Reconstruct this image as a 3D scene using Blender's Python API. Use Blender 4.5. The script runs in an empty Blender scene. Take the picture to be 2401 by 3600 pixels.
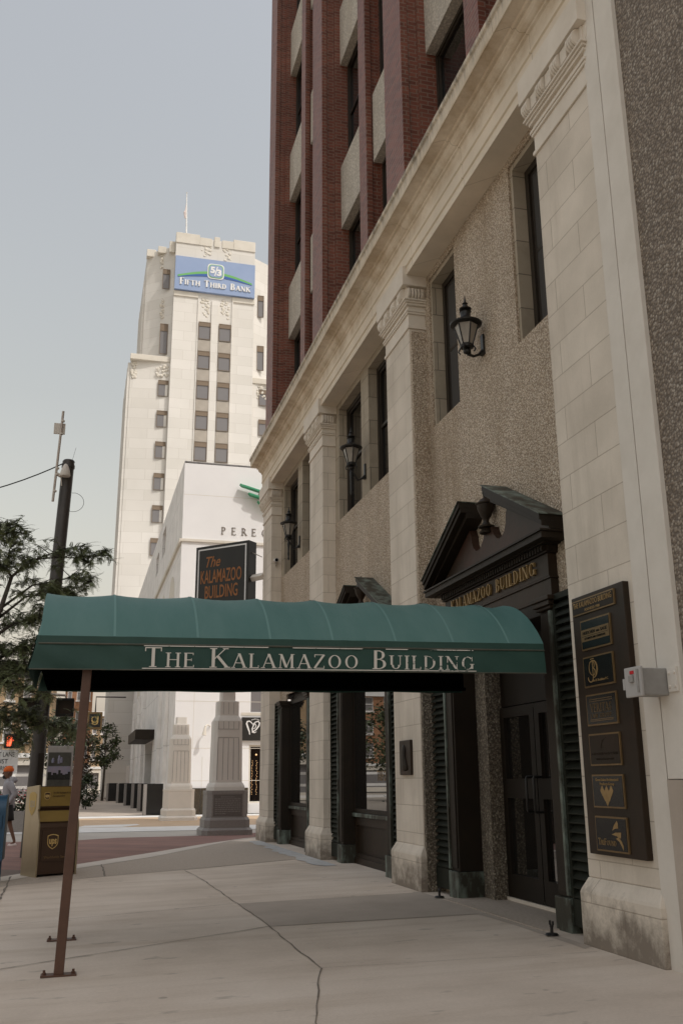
import bpy, bmesh, math, random
from mathutils import Vector, Matrix
random.seed(7)
R = math.radians
K = 0.8                       # metres per drawing unit (measurements below are in drawing units)
scn = bpy.context.scene
COL = scn.collection
V = Vector

# ---------------------------------------------------------------- camera, light, exposure
def setup():
    yaw, tilt, roll = .2653, .2757, -.0075
    F = V((math.sin(yaw)*math.cos(tilt), math.cos(yaw)*math.cos(tilt), math.sin(tilt)))
    r = V((math.cos(yaw), -math.sin(yaw), 0)); u = r.cross(F)
    c, s = math.cos(roll), math.sin(roll)
    r, u = c*r+s*u, -s*r+c*u
    m = Matrix((( r.x, u.x, -F.x, 0), (r.y, u.y, -F.y, 0), (r.z, u.z, -F.z, 0), (0, 0, 0, 1)))
    cd = bpy.data.cameras.new('camera'); cam = bpy.data.objects.new('camera', cd); COL.objects.link(cam)
    m.translation = V((-5.0765, 0, 1.62))*K
    cam.matrix_world = m
    cd.sensor_fit = 'HORIZONTAL'; cd.sensor_width = 36; cd.lens = 36*3335.06/2401
    cd.clip_start = .1; cd.clip_end = 3000
    scn.camera = cam
    EL, AZ = R(56), R(36)            # sun height; sun azimuth measured from -Y (behind the camera) towards +X
    w = bpy.data.worlds.new('World'); scn.world = w; w.use_nodes = True
    nt = w.node_tree; nt.nodes.clear()
    sky = nt.nodes.new('ShaderNodeTexSky'); sky.sky_type = 'NISHITA'; sky.sun_disc = False
    sky.sun_elevation = EL; sky.sun_rotation = math.pi-AZ
    sky.air_density = 3.0; sky.dust_density = 3.0; sky.ozone_density = 2.0; sky.altitude = 0
    hs = nt.nodes.new('ShaderNodeHueSaturation'); hs.inputs['Saturation'].default_value = .38
    tint = nt.nodes.new('ShaderNodeMix'); tint.data_type = 'RGBA'; tint.blend_type = 'MULTIPLY'
    tint.inputs['Factor'].default_value = 1; tint.inputs[7].default_value = (.98, .937, .937, 1)
    bg = nt.nodes.new('ShaderNodeBackground'); bg.inputs['Strength'].default_value = .15
    out = nt.nodes.new('ShaderNodeOutputWorld')
    nt.links.new(sky.outputs[0], hs.inputs['Color']); nt.links.new(hs.outputs[0], tint.inputs[6])
    nt.links.new(tint.outputs[2], bg.inputs['Color']); nt.links.new(bg.outputs[0], out.inputs['Surface'])
    sd = bpy.data.lights.new('sun', 'SUN'); sd.energy = 2.0; sd.angle = R(.5); sd.color = (1, .965, .91)
    so = bpy.data.objects.new('sun', sd); COL.objects.link(so)
    d = V((math.sin(AZ)*math.cos(EL), -math.cos(AZ)*math.cos(EL), math.sin(EL)))
    so.rotation_euler = d.to_track_quat('Z', 'Y').to_euler(); so.location = d*60
    scn.view_settings.view_transform = 'Standard'; scn.view_settings.look = 'None'
    scn.view_settings.gamma = 1; scn.view_settings.exposure = .05
setup()

# ---------------------------------------------------------------- materials
def mat(name, c1, c2=None, scale=3., rough=.8, bump=0., metal=0., detail=6., bscale=None, spec=.5, stretch=None, thr=(.35, .7)):
    m = bpy.data.materials.new(name); m.use_nodes = True
    nt = m.node_tree; N, L = nt.nodes, nt.links; b = N['Principled BSDF']
    b.inputs['Roughness'].default_value = rough; b.inputs['Metallic'].default_value = metal
    b.inputs['Specular IOR Level'].default_value = spec
    b.inputs['Base Color'].default_value = (*c1, 1)
    if c2 is None and not bump: return m
    tc = N.new('ShaderNodeTexCoord'); src = tc.outputs['Object']
    if stretch:
        mp = N.new('ShaderNodeMapping'); mp.inputs['Scale'].default_value = stretch; L.new(src, mp.inputs[0]); src = mp.outputs[0]
    no = N.new('ShaderNodeTexNoise'); no.inputs['Scale'].default_value = scale; no.inputs['Detail'].default_value = detail
    no.inputs['Roughness'].default_value = .65; L.new(src, no.inputs['Vector'])
    if c2 is not None:
        rp = N.new('ShaderNodeValToRGB'); e = rp.color_ramp.elements
        e[0].position, e[1].position = thr; e[0].color = (*c1, 1); e[1].color = (*c2, 1)
        L.new(no.outputs['Fac'], rp.inputs[0]); L.new(rp.outputs[0], b.inputs['Base Color'])
    if bump:
        n2 = N.new('ShaderNodeTexNoise'); n2.inputs['Scale'].default_value = bscale or scale*8; n2.inputs['Detail'].default_value = 4
        L.new(src, n2.inputs['Vector'])
        bp = N.new('ShaderNodeBump'); bp.inputs['Strength'].default_value = bump; bp.inputs['Distance'].default_value = .01
        L.new(n2.outputs['Fac'], bp.inputs['Height']); L.new(bp.outputs[0], b.inputs['Normal'])
    return m

def add_math(nt, op, a, b=None):
    n = nt.nodes.new('ShaderNodeMath'); n.operation = op
    for i, v in enumerate((a, b)):
        if v is None: continue
        if isinstance(v, (int, float)): n.inputs[i].default_value = v
        else: nt.links.new(v, n.inputs[i])
    return n.outputs[0]

def mixc(nt, fac, a, b, mode='MIX'):
    n = nt.nodes.new('ShaderNodeMix'); n.data_type = 'RGBA'; n.blend_type = mode
    if isinstance(fac, (int, float)): n.inputs['Factor'].default_value = fac
    else: nt.links.new(fac, n.inputs['Factor'])
    for i, v in ((6, a), (7, b)):
        if isinstance(v, tuple): n.inputs[i].default_value = (*v, 1) if len(v) == 3 else v
        else: nt.links.new(v, n.inputs[i])
    return n.outputs[2]

def noise(nt, vec, scale, detail=4, rough=.6):
    n = nt.nodes.new('ShaderNodeTexNoise'); n.inputs['Scale'].default_value = scale
    n.inputs['Detail'].default_value = detail; n.inputs['Roughness'].default_value = rough
    nt.links.new(vec, n.inputs['Vector']); return n.outputs['Fac']

def ramp(nt, fac, stops):
    r = nt.nodes.new('ShaderNodeValToRGB'); e = r.color_ramp.elements
    while len(e) < len(stops): e.new(.5)
    for i, (p, c) in enumerate(stops): e[i].position = p; e[i].color = (*c, 1)
    nt.links.new(fac, r.inputs[0]); return r.outputs[0]

def masonry(name, cols, mortar, bw, bh, msize, rough=.85, bumpd=.004, stain=None, offset=.5, fine=.1, smooth=.1, mott=1.2, vstreak=0., spec=.4, base_dirt=None):
    """stone or brick coursing: u = x+y (walls are axis aligned), v = z, in metres of object space"""
    m = bpy.data.materials.new(name); m.use_nodes = True
    nt = m.node_tree; N, L = nt.nodes, nt.links; b = N['Principled BSDF']; b.inputs['Roughness'].default_value = rough
    b.inputs['Specular IOR Level'].default_value = spec
    tc = N.new('ShaderNodeTexCoord'); sp = N.new('ShaderNodeSeparateXYZ'); L.new(tc.outputs['Object'], sp.inputs[0])
    cb = N.new('ShaderNodeCombineXYZ'); L.new(add_math(nt, 'ADD', sp.outputs[0], sp.outputs[1]), cb.inputs[0]); L.new(sp.outputs[2], cb.inputs[1])
    br = N.new('ShaderNodeTexBrick'); L.new(cb.outputs[0], br.inputs['Vector'])
    br.offset = offset; br.inputs['Scale'].default_value = 1; br.inputs['Mortar Size'].default_value = msize
    br.inputs['Mortar Smooth'].default_value = smooth; br.inputs['Brick Width'].default_value = bw; br.inputs['Row Height'].default_value = bh
    br.inputs['Color1'].default_value = (*cols[0], 1); br.inputs['Color2'].default_value = (*cols[1], 1); br.inputs['Mortar'].default_value = (*mortar, 1)
    big = noise(nt, tc.outputs['Object'], mott, 6)
    c = mixc(nt, 1, br.outputs['Color'], ramp(nt, big, [(.3, (.86, .85, .83)), (.65, (1.06, 1.05, 1.04))]), 'MULTIPLY')
    fn = noise(nt, tc.outputs['Object'], 60, 3)
    c = mixc(nt, fine, c, ramp(nt, fn, [(.3, (.5, .48, .45)), (.7, (1, 1, 1))]), 'MULTIPLY')
    if stain:      # weather streaks with a shape of their own
        mp = N.new('ShaderNodeMapping'); mp.inputs['Scale'].default_value = (.9, .9, .12) if vstreak else (1, 1, 1)
        L.new(tc.outputs['Object'], mp.inputs[0])
        sn = noise(nt, mp.outputs[0], 2.2, 7, .7)
        c = mixc(nt, ramp(nt, sn, [(.5, (0, 0, 0)), (.75, (.55, .55, .55))]), c, stain)
    if base_dirt:  # splash-back dirt on the lowest stones: (colour, height in metres)
        col, hgt, z0 = base_dirt
        zz = add_math(nt, 'SUBTRACT', sp.outputs[2], z0)
        dn = noise(nt, tc.outputs['Object'], 3.2, 8, .7)
        k = add_math(nt, 'SUBTRACT', 1.0, add_math(nt, 'DIVIDE', zz, hgt))
        k = add_math(nt, 'ADD', k, add_math(nt, 'MULTIPLY', add_math(nt, 'SUBTRACT', dn, .5), 2.6))
        c = mixc(nt, ramp(nt, k, [(.25, (0, 0, 0)), (.9, (.85, .85, .85))]), c, col)
    L.new(c, b.inputs['Base Color'])
    bp = N.new('ShaderNodeBump'); bp.inputs['Strength'].default_value = .6; bp.inputs['Distance'].default_value = bumpd
    hgt = add_math(nt, 'ADD', add_math(nt, 'MULTIPLY', br.outputs['Fac'], -1), add_math(nt, 'MULTIPLY', fn, .35))
    L.new(hgt, bp.inputs['Height']); L.new(bp.outputs[0], b.inputs['Normal'])
    return m

def pebble(name, cols, dark, size, bumpd=.012):
    m = bpy.data.materials.new(name); m.use_nodes = True
    nt = m.node_tree; N, L = nt.nodes, nt.links; b = N['Principled BSDF']; b.inputs['Roughness'].default_value = .8
    tc = N.new('ShaderNodeTexCoord')
    vo = N.new('ShaderNodeTexVoronoi'); vo.inputs['Scale'].default_value = 1/size; L.new(tc.outputs['Object'], vo.inputs['Vector'])
    wn = N.new('ShaderNodeTexWhiteNoise'); L.new(vo.outputs['Color'], wn.inputs['Vector'])
    c = ramp(nt, wn.outputs['Value'], [(0, cols[0]), (.35, cols[1]), (.75, cols[2]), (1, cols[3])])
    big = noise(nt, tc.outputs['Object'], 1.1, 6)
    c = mixc(nt, 1, c, ramp(nt, big, [(.3, (.84, .82, .8)), (.7, (1.08, 1.07, 1.06))]), 'MULTIPLY')
    mp = N.new('ShaderNodeMapping'); mp.inputs['Scale'].default_value = (1.1, 1.1, .16); L.new(tc.outputs['Object'], mp.inputs[0])
    c = mixc(nt, 1, c, ramp(nt, noise(nt, mp.outputs[0], 1.9, 7, .7), [(.38, (1, 1, 1)), (.56, (.93, .91, .88)), (.74, (.66, .60, .52))]), 'MULTIPLY')
    c = mixc(nt, ramp(nt, vo.outputs['Distance'], [(.42, (0, 0, 0)), (.62, (.75, .75, .75))]), c, dark)
    L.new(c, b.inputs['Base Color'])
    v2 = N.new('ShaderNodeTexVoronoi'); v2.inputs['Scale'].default_value = .62/size; L.new(tc.outputs['Object'], v2.inputs['Vector'])
    h = add_math(nt, 'ADD', add_math(nt, 'MULTIPLY', vo.outputs['Distance'], -1), add_math(nt, 'MULTIPLY', v2.outputs['Distance'], -.6))
    bp = N.new('ShaderNodeBump'); bp.inputs['Strength'].default_value = 1; bp.inputs['Distance'].default_value = bumpd
    L.new(h, bp.inputs['Height']); L.new(bp.outputs[0], b.inputs['Normal'])
    return m

def glass(name, tint=(.012, .011, .01), ior=2.0, rough=.02):
    m = mat(name, tint, rough=rough); b = m.node_tree.nodes['Principled BSDF']; b.inputs['IOR'].default_value = ior
    return m

def emit(name, c, s):
    m = mat(name, c); b = m.node_tree.nodes['Principled BSDF']
    b.inputs['Emission Color'].default_value = (*c, 1); b.inputs['Emission Strength'].default_value = s; return m

M = {}
LS1, LS2 = (.74, .665, .57), (.68, .605, .515)
M['lime'] = masonry('limestone', (LS1, LS2), (.48, .41, .335), .98, .328, .0045, stain=(.40, .34, .27), vstreak=1, base_dirt=((.17, .135, .105), .5, 0.))
M['lime_plain'] = mat('limestone_trim', (.75, .675, .58), (.64, .565, .47), 1.6, .85, .25)
M['lime_strip'] = mat('stone_strip', (.74, .685, .61), (.66, .605, .53), 2.2, .8, .15)
def entab_mat():
    m = masonry('entablature_stone', ((.76, .665, .54), (.71, .615, .49)), (.42, .34, .25), 1.9, 40, .004, fine=.08)
    nt = m.node_tree; N, L = nt.nodes, nt.links; b = N['Principled BSDF']
    src = b.inputs['Base Color'].links[0].from_socket
    tc = N.new('ShaderNodeTexCoord'); sp = N.new('ShaderNodeSeparateXYZ'); L.new(tc.outputs['Object'], sp.inputs[0])
    # rusty-ochre leaching on the bed mould, soot on the corona lip
    n1 = noise(nt, tc.outputs['Object'], 1.6, 7, .7)
    band = ramp(nt, add_math(nt, 'SUBTRACT', sp.outputs[2], 8.55), [(0, (0, 0, 0)), (.12, (.6, .6, .6)), (.42, (.6, .6, .6)), (.5, (0, 0, 0))])
    f1 = mixc(nt, 1, band, ramp(nt, n1, [(.42, (0, 0, 0)), (.66, (1, 1, 1))]), 'MULTIPLY')
    c = mixc(nt, f1, src, (.36, .23, .10))
    mp = N.new('ShaderNodeMapping'); mp.inputs['Scale'].default_value = (3, 3, .6); L.new(tc.outputs['Object'], mp.inputs[0])
    n2 = noise(nt, mp.outputs[0], 2.4, 7, .75)
    lip = ramp(nt, add_math(nt, 'SUBTRACT', sp.outputs[2], 8.95), [(0, (0, 0, 0)), (.14, (.55, .55, .55)), (.26, (1, 1, 1))])
    f2 = mixc(nt, 1, lip, ramp(nt, n2, [(.38, (0, 0, 0)), (.62, (1, 1, 1))]), 'MULTIPLY')
    c = mixc(nt, f2, c, (.12, .105, .085))
    L.new(c, b.inputs['Base Color']); return m
M['entab'] = entab_mat()
M['revstone'] = masonry('window_stone', ((.44, .375, .29), (.37, .315, .24)), (.18, .155, .12), .5, .42, .006, stain=(.22, .18, .13))
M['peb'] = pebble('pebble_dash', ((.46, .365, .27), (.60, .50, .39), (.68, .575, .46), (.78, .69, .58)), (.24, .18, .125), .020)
M['peb_shade'] = pebble('pebble_dash_shaded', ((.14, .115, .085), (.22, .185, .14), (.28, .24, .185), (.42, .38, .31)), (.07, .056, .042), .021)  # darker copy of the pebble dash, recess shade put into its colour
M['peb_big'] = pebble('coarse_pebble_dash', ((.20, .16, .125), (.29, .24, .195), (.35, .295, .24), (.48, .43, .37)), (.12, .095, .075), .024, .012)
M['brick'] = masonry('red_brick', ((.265, .085, .052), (.155, .048, .03)), (.25, .16, .12), .215, .0745, .010, rough=.5, bumpd=.006, fine=.3, smooth=.3, spec=.42)
M['conc_panel'] = pebble('concrete_panel', ((.44, .40, .34), (.54, .50, .43), (.60, .555, .48), (.66, .61, .54)), (.36, .32, .27), .035, .006)
M['bronze'] = mat('dark_bronze', (.015, .010, .006), (.023, .015, .008), 2.5, .55, .1, .1, spec=.3)
M['bronze_pat'] = mat('patinated_bronze', (.019, .013, .007), (.037, .020, .011), 2.2, .5, .12, .15, spec=.35)
M['bronze_red'] = mat('reddish_bronze', (.024, .017, .009), (.055, .023, .014), 1.8, .5, .12, .1, spec=.35)
M['verdigris'] = mat('verdigris_copper', (.035, .033, .022), (.19, .235, .20), 5, .55, .2, .1, stretch=(1, 1, .5), thr=(.45, .66))
M['louver'] = mat('louver_green', (.015, .017, .012), (.026, .028, .020), 3, .65, .1, spec=.2)
M['frame'] = mat('window_frame', (.025, .018, .012), (.035, .026, .017), 4, .45)
M['pane'] = glass('window_pane', (.008, .007, .006), 1.55)
M['shop_pane'] = glass('shop_pane', (.010, .009, .008), 3.4, .010)
M['core'] = mat('light_block', (.05, .045, .04))
M['door'] = mat('door_bronze', (.010, .007, .004), (.016, .010, .006), 3, .5, spec=.25)
M['gold'] = mat('gold_letters', (.30, .19, .075), (.42, .28, .12), 6, .45, 0, .35)
M['goldline'] = mat('brass_edge', (.24, .155, .07), (.18, .115, .05), 6, .4, 0, .5)
M['black'] = mat('black_enamel', (.006, .006, .006), rough=.25)
M['blackmetal'] = mat('black_iron', (.014, .013, .012), (.022, .02, .018), 8, .4, .1, .3)
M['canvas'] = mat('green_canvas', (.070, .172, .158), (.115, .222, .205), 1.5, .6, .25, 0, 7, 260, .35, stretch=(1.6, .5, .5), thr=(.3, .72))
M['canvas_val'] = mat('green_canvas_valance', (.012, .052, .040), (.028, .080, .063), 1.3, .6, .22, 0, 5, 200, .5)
M['shade_sheet'] = mat('black_shade', (.003, .003, .003), rough=1, spec=0)  # near-black colour standing in for the shade under the canopy
M['seam'] = mat('canvas_seam', (.14, .27, .25), rough=.7)
M['piping'] = mat('canvas_piping', (.06, .075, .058), (.11, .10, .075), 7, .7)
M['post'] = mat('brown_steel', (.115, .055, .034), (.085, .040, .025), 9, .5, .1)
def worn_paint():
    m = mat('worn_white_lettering', (.62, .60, .55), rough=.7); nt = m.node_tree; N, L = nt.nodes, nt.links; b = N['Principled BSDF']
    tc = N.new('ShaderNodeTexCoord'); sp = N.new('ShaderNodeSeparateXYZ'); L.new(tc.outputs['Object'], sp.inputs[0])
    mp = N.new('ShaderNodeMapping'); mp.inputs['Scale'].default_value = (1, 1, 2.2); L.new(tc.outputs['Object'], mp.inputs[0])
    n = noise(nt, mp.outputs[0], 14, 5, .7)
    wx = ramp(nt, add_math(nt, 'MULTIPLY', add_math(nt, 'ADD', sp.outputs[0], 1.5), .333), [(.52, (0, 0, 0)), (.86, (.25, .25, .25))])
    f = ramp(nt, add_math(nt, 'ADD', n, wx), [(.79, (0, 0, 0)), (.805, (1, 1, 1))])
    L.new(mixc(nt, f, (.74, .71, .65), (.030, .075, .060)), b.inputs['Base Color']); return m
M['worn'] = worn_paint()
M['white'] = mat('white_paint', (.78, .77, .75), (.72, .71, .69), 2, .6)
M['wbldg'] = mat('white_panel_wall', (.80, .79, .785), (.76, .75, .745), .6, .7, .05)
M['wbldg_side'] = masonry('white_panel_side', ((.80, .785, .765), (.76, .745, .725)), (.6, .585, .57), 3.2, 2.9, .02, fine=.05)
M['bank'] = masonry('bank_limestone', ((.76, .735, .695), (.69, .665, .62)), (.64, .61, .565), 2.2, 1.0, .02, fine=.03, offset=.37, mott=.05)
M['bank_trim'] = mat('bank_carved_stone', (.60, .555, .475), (.72, .675, .60), .35, .9, .5, bscale=2.5)
M['bank_sp'] = mat('bank_spandrel', (.40, .355, .30), (.34, .30, .25), 1.5, .6)
M['bank_frame'] = mat('bank_window_frame', (.20, .15, .105))
M['bank_pane'] = glass('bank_pane', (.20, .19, .19), 1.35, .12)
M['blue'] = mat('blue_board', (.24, .32, .50), (.27, .35, .53), .5, .6)
M['deepblue'] = mat('deep_blue', (.05, .12, .36))
M['green'] = mat('green_swoosh', (.16, .42, .13))
M['fin'] = mat('green_fin', (.04, .30, .15), rough=.5)
M['signblk'] = mat('sign_black', (.012, .011, .009), (.017, .015, .012), 3, .5)
M['orange'] = mat('orange_letters', (.30, .115, .032), rough=.6)
M['brownletter'] = mat('brown_letters', (.17, .145, .12))
def pavement():
    m = bpy.data.materials.new('sidewalk_concrete'); m.use_nodes = True
    nt = m.node_tree; N, L = nt.nodes, nt.links; b = N['Principled BSDF']; b.inputs['Roughness'].default_value = .82
    tc = N.new('ShaderNodeTexCoord'); o = tc.outputs['Object']
    n1 = noise(nt, o, .55, 8, .62); n2 = noise(nt, o, 45, 4, .7)
    c = ramp(nt, n1, [(.28, (.54, .45, .365)), (.5, (.67, .57, .475)), (.72, (.74, .645, .55))])
    mp = N.new('ShaderNodeMapping'); mp.inputs['Scale'].default_value = (.16, 1.5, 1); mp.inputs['Rotation'].default_value = (0, 0, R(-3)); L.new(o, mp.inputs[0])
    n3 = noise(nt, mp.outputs[0], 1.7, 6, .65)
    c = mixc(nt, .75, c, ramp(nt, n3, [(.3, (.80, .76, .71)), (.52, (1, 1, 1)), (.75, (1.05, 1.05, 1.05))]), 'MULTIPLY')
    mp2 = N.new('ShaderNodeMapping'); mp2.inputs['Scale'].default_value = (1, 2.2, 1); L.new(o, mp2.inputs[0])
    n4 = noise(nt, mp2.outputs[0], 2.8, 3, .5)
    c = mixc(nt, ramp(nt, n4, [(.66, (0, 0, 0)), (.74, (.42, .42, .42))]), c, (.17, .135, .105))
    vg = N.new('ShaderNodeTexVoronoi'); vg.inputs['Scale'].default_value = 1.5; vg.inputs['Randomness'].default_value = 1; L.new(o, vg.inputs['Vector'])
    c = mixc(nt, ramp(nt, vg.outputs['Distance'], [(.035, (.5, .5, .5)), (.055, (0, 0, 0))]), c, (.20, .165, .13))
    c = mixc(nt, .4, c, ramp(nt, n2, [(.3, (.78, .77, .75)), (.7, (1.05, 1.05, 1.05))]), 'MULTIPLY')
    L.new(c, b.inputs['Base Color'])
    bp = N.new('ShaderNodeBump'); bp.inputs['Strength'].default_value = .35; bp.inputs['Distance'].default_value = .004
    L.new(n2, bp.inputs['Height']); L.new(bp.outputs[0], b.inputs['Normal']); return m
M['walk'] = pavement()
M['walk_dk'] = mat('darker_concrete', (.40, .335, .275), (.50, .425, .355), 1.1, .85, .2, bscale=60)
M['walk_agg'] = mat('aggregate_concrete', (.38, .315, .255), (.49, .415, .345), 30, .9, .3, bscale=80)
M['kerbc'] = mat('kerb_concrete', (.60, .53, .46), (.68, .61, .54), 2, .85, .2)
M['joint'] = mat('joint_dirt', (.13, .105, .08), (.26, .22, .18), 5)
M['salt'] = mat('salt_stain', (.55, .55, .55), (.42, .40, .37), 6, .9)
M['pavbrick'] = masonry('paving_brick', ((.30, .165, .135), (.235, .13, .11)), (.19, .14, .115), .2, .1, .008)
M['road'] = mat('road_asphalt', (.30, .26, .21), (.36, .32, .26), .4, .9, .2)
M['apron'] = mat('gutter_concrete', (.40, .365, .32), (.47, .43, .38), .5, .85, .1)
M['tan'] = mat('tan_crosswalk', (.47, .335, .215), (.53, .385, .255), .4, .85, .1)
M['mark'] = mat('road_paint', (.72, .71, .68), (.62, .6, .57), 1.5, .7)
M['asph'] = mat('worn_asphalt', (.24, .21, .175), (.30, .265, .225), .5, .9, .2)
M['granite'] = mat('grey_granite', (.20, .18, .165), (.28, .255, .235), 40, .5, .1)
M['granite_dk'] = mat('speckled_dark_granite', (.055, .045, .032), (.16, .13, .085), 18, .25, 0, thr=(.55, .72))
M['pedstone'] = mat('cut_limestone', (.72, .675, .61), (.65, .61, .55), 1.2, .8, .15)
M['panel'] = mat('inscribed_granite', (.105, .092, .082), (.15, .132, .118), 30, .5)
M['bark'] = mat('bark', (.05, .042, .034), (.085, .07, .055), 12, .9, .6)
M['leaf'] = mat('leaf_green', (.045, .062, .022), (.075, .095, .035), 1.3, .6)
M['leaf_dk'] = mat('leaf_dark', (.030, .044, .020), (.062, .080, .034), 1.3, .6)
M['locust'] = mat('locust_leaf', (.11, .135, .058), (.20, .225, .11), 2.2, .6)
lb = M['locust'].node_tree.nodes['Principled BSDF']; lb.inputs['Transmission Weight'].default_value = .0
lb.inputs['Subsurface Weight'].default_value = 0
M['leaf_red'] = mat('leaf_russet', (.060, .024, .014), (.042, .046, .02), .9, .6)
M['pole'] = mat('pole_metal', (.05, .045, .042), (.075, .066, .06), 3, .5, .1, .3)
M['steel'] = mat('galvanised_pipe', (.42, .36, .31), (.5, .44, .39), 8, .5, 0, .4)
M['plastic'] = mat('pale_plastic', (.60, .55, .49))
M['grey'] = mat('grey_plastic', (.30, .285, .265), (.34, .325, .305), 20, .55)
M['greylid'] = mat('grey_lid', (.45, .43, .41))
M['red'] = mat('red_sticker', (.55, .015, .02))
M['skin'] = mat('skin_brown', (.16, .085, .055))
M['hood'] = mat('grey_fleece', (.36, .35, .37), (.30, .29, .31), 9, .9)
M['shorts'] = mat('black_cloth', (.014, .013, .014))
M['beanie'] = mat('orange_knit', (.75, .16, .03), (.62, .12, .025), 30, .9)
M['shoe'] = mat('pale_shoe', (.68, .58, .55))
M['upsbrown'] = mat('brown_paint', (.050, .026, .014), (.060, .032, .018), 3, .4)
M['upsgold'] = mat('gold_panel', (.21, .135, .032), (.25, .165, .038), 3, .5)
M['upsmetal'] = mat('gold_metal_side', (.40, .335, .22), (.50, .43, .31), 1.5, .33, 0, .85, stretch=(1, 1, .4))
M['ltgold'] = mat('light_gold', (.62, .43, .16))
M['mailblue'] = mat('mailbox_blue', (.010, .052, .105), (.012, .062, .12), 3, .45)
M['tanbrick'] = masonry('tan_brick', ((.42, .29, .165), (.37, .25, .14)), (.34, .27, .19), .4, .15, .02)
M['orbrick'] = masonry('orange_brick', ((.40, .17, .075), (.34, .14, .06)), (.32, .24, .17), .4, .15, .02)
M['carpaint'] = mat('silver_paint', (.45, .45, .45), rough=.25, metal=.6)
M['tyre'] = mat('tyre_rubber', (.015, .015, .015))
M['poster'] = mat('dusk_poster', (.035, .035, .03), (.07, .07, .055), 5, .3)
M['postersky'] = mat('dusk_sky_print', (.16, .19, .27), (.30, .24, .28), 1.5, .3)
M['lamp_glass'] = None
m = mat('lamp_glass', (.50, .45, .39), (.36, .32, .27), 3, .2); bb = m.node_tree.nodes['Principled BSDF']
bb.inputs['Transmission Weight'].default_value = .35; M['lamp_glass'] = m
M['sigred'] = emit('signal_red', (1, .12, .05), 2.0)
M['bulb'] = emit('warm_bulb', (1, .6, .3), .8)

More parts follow.
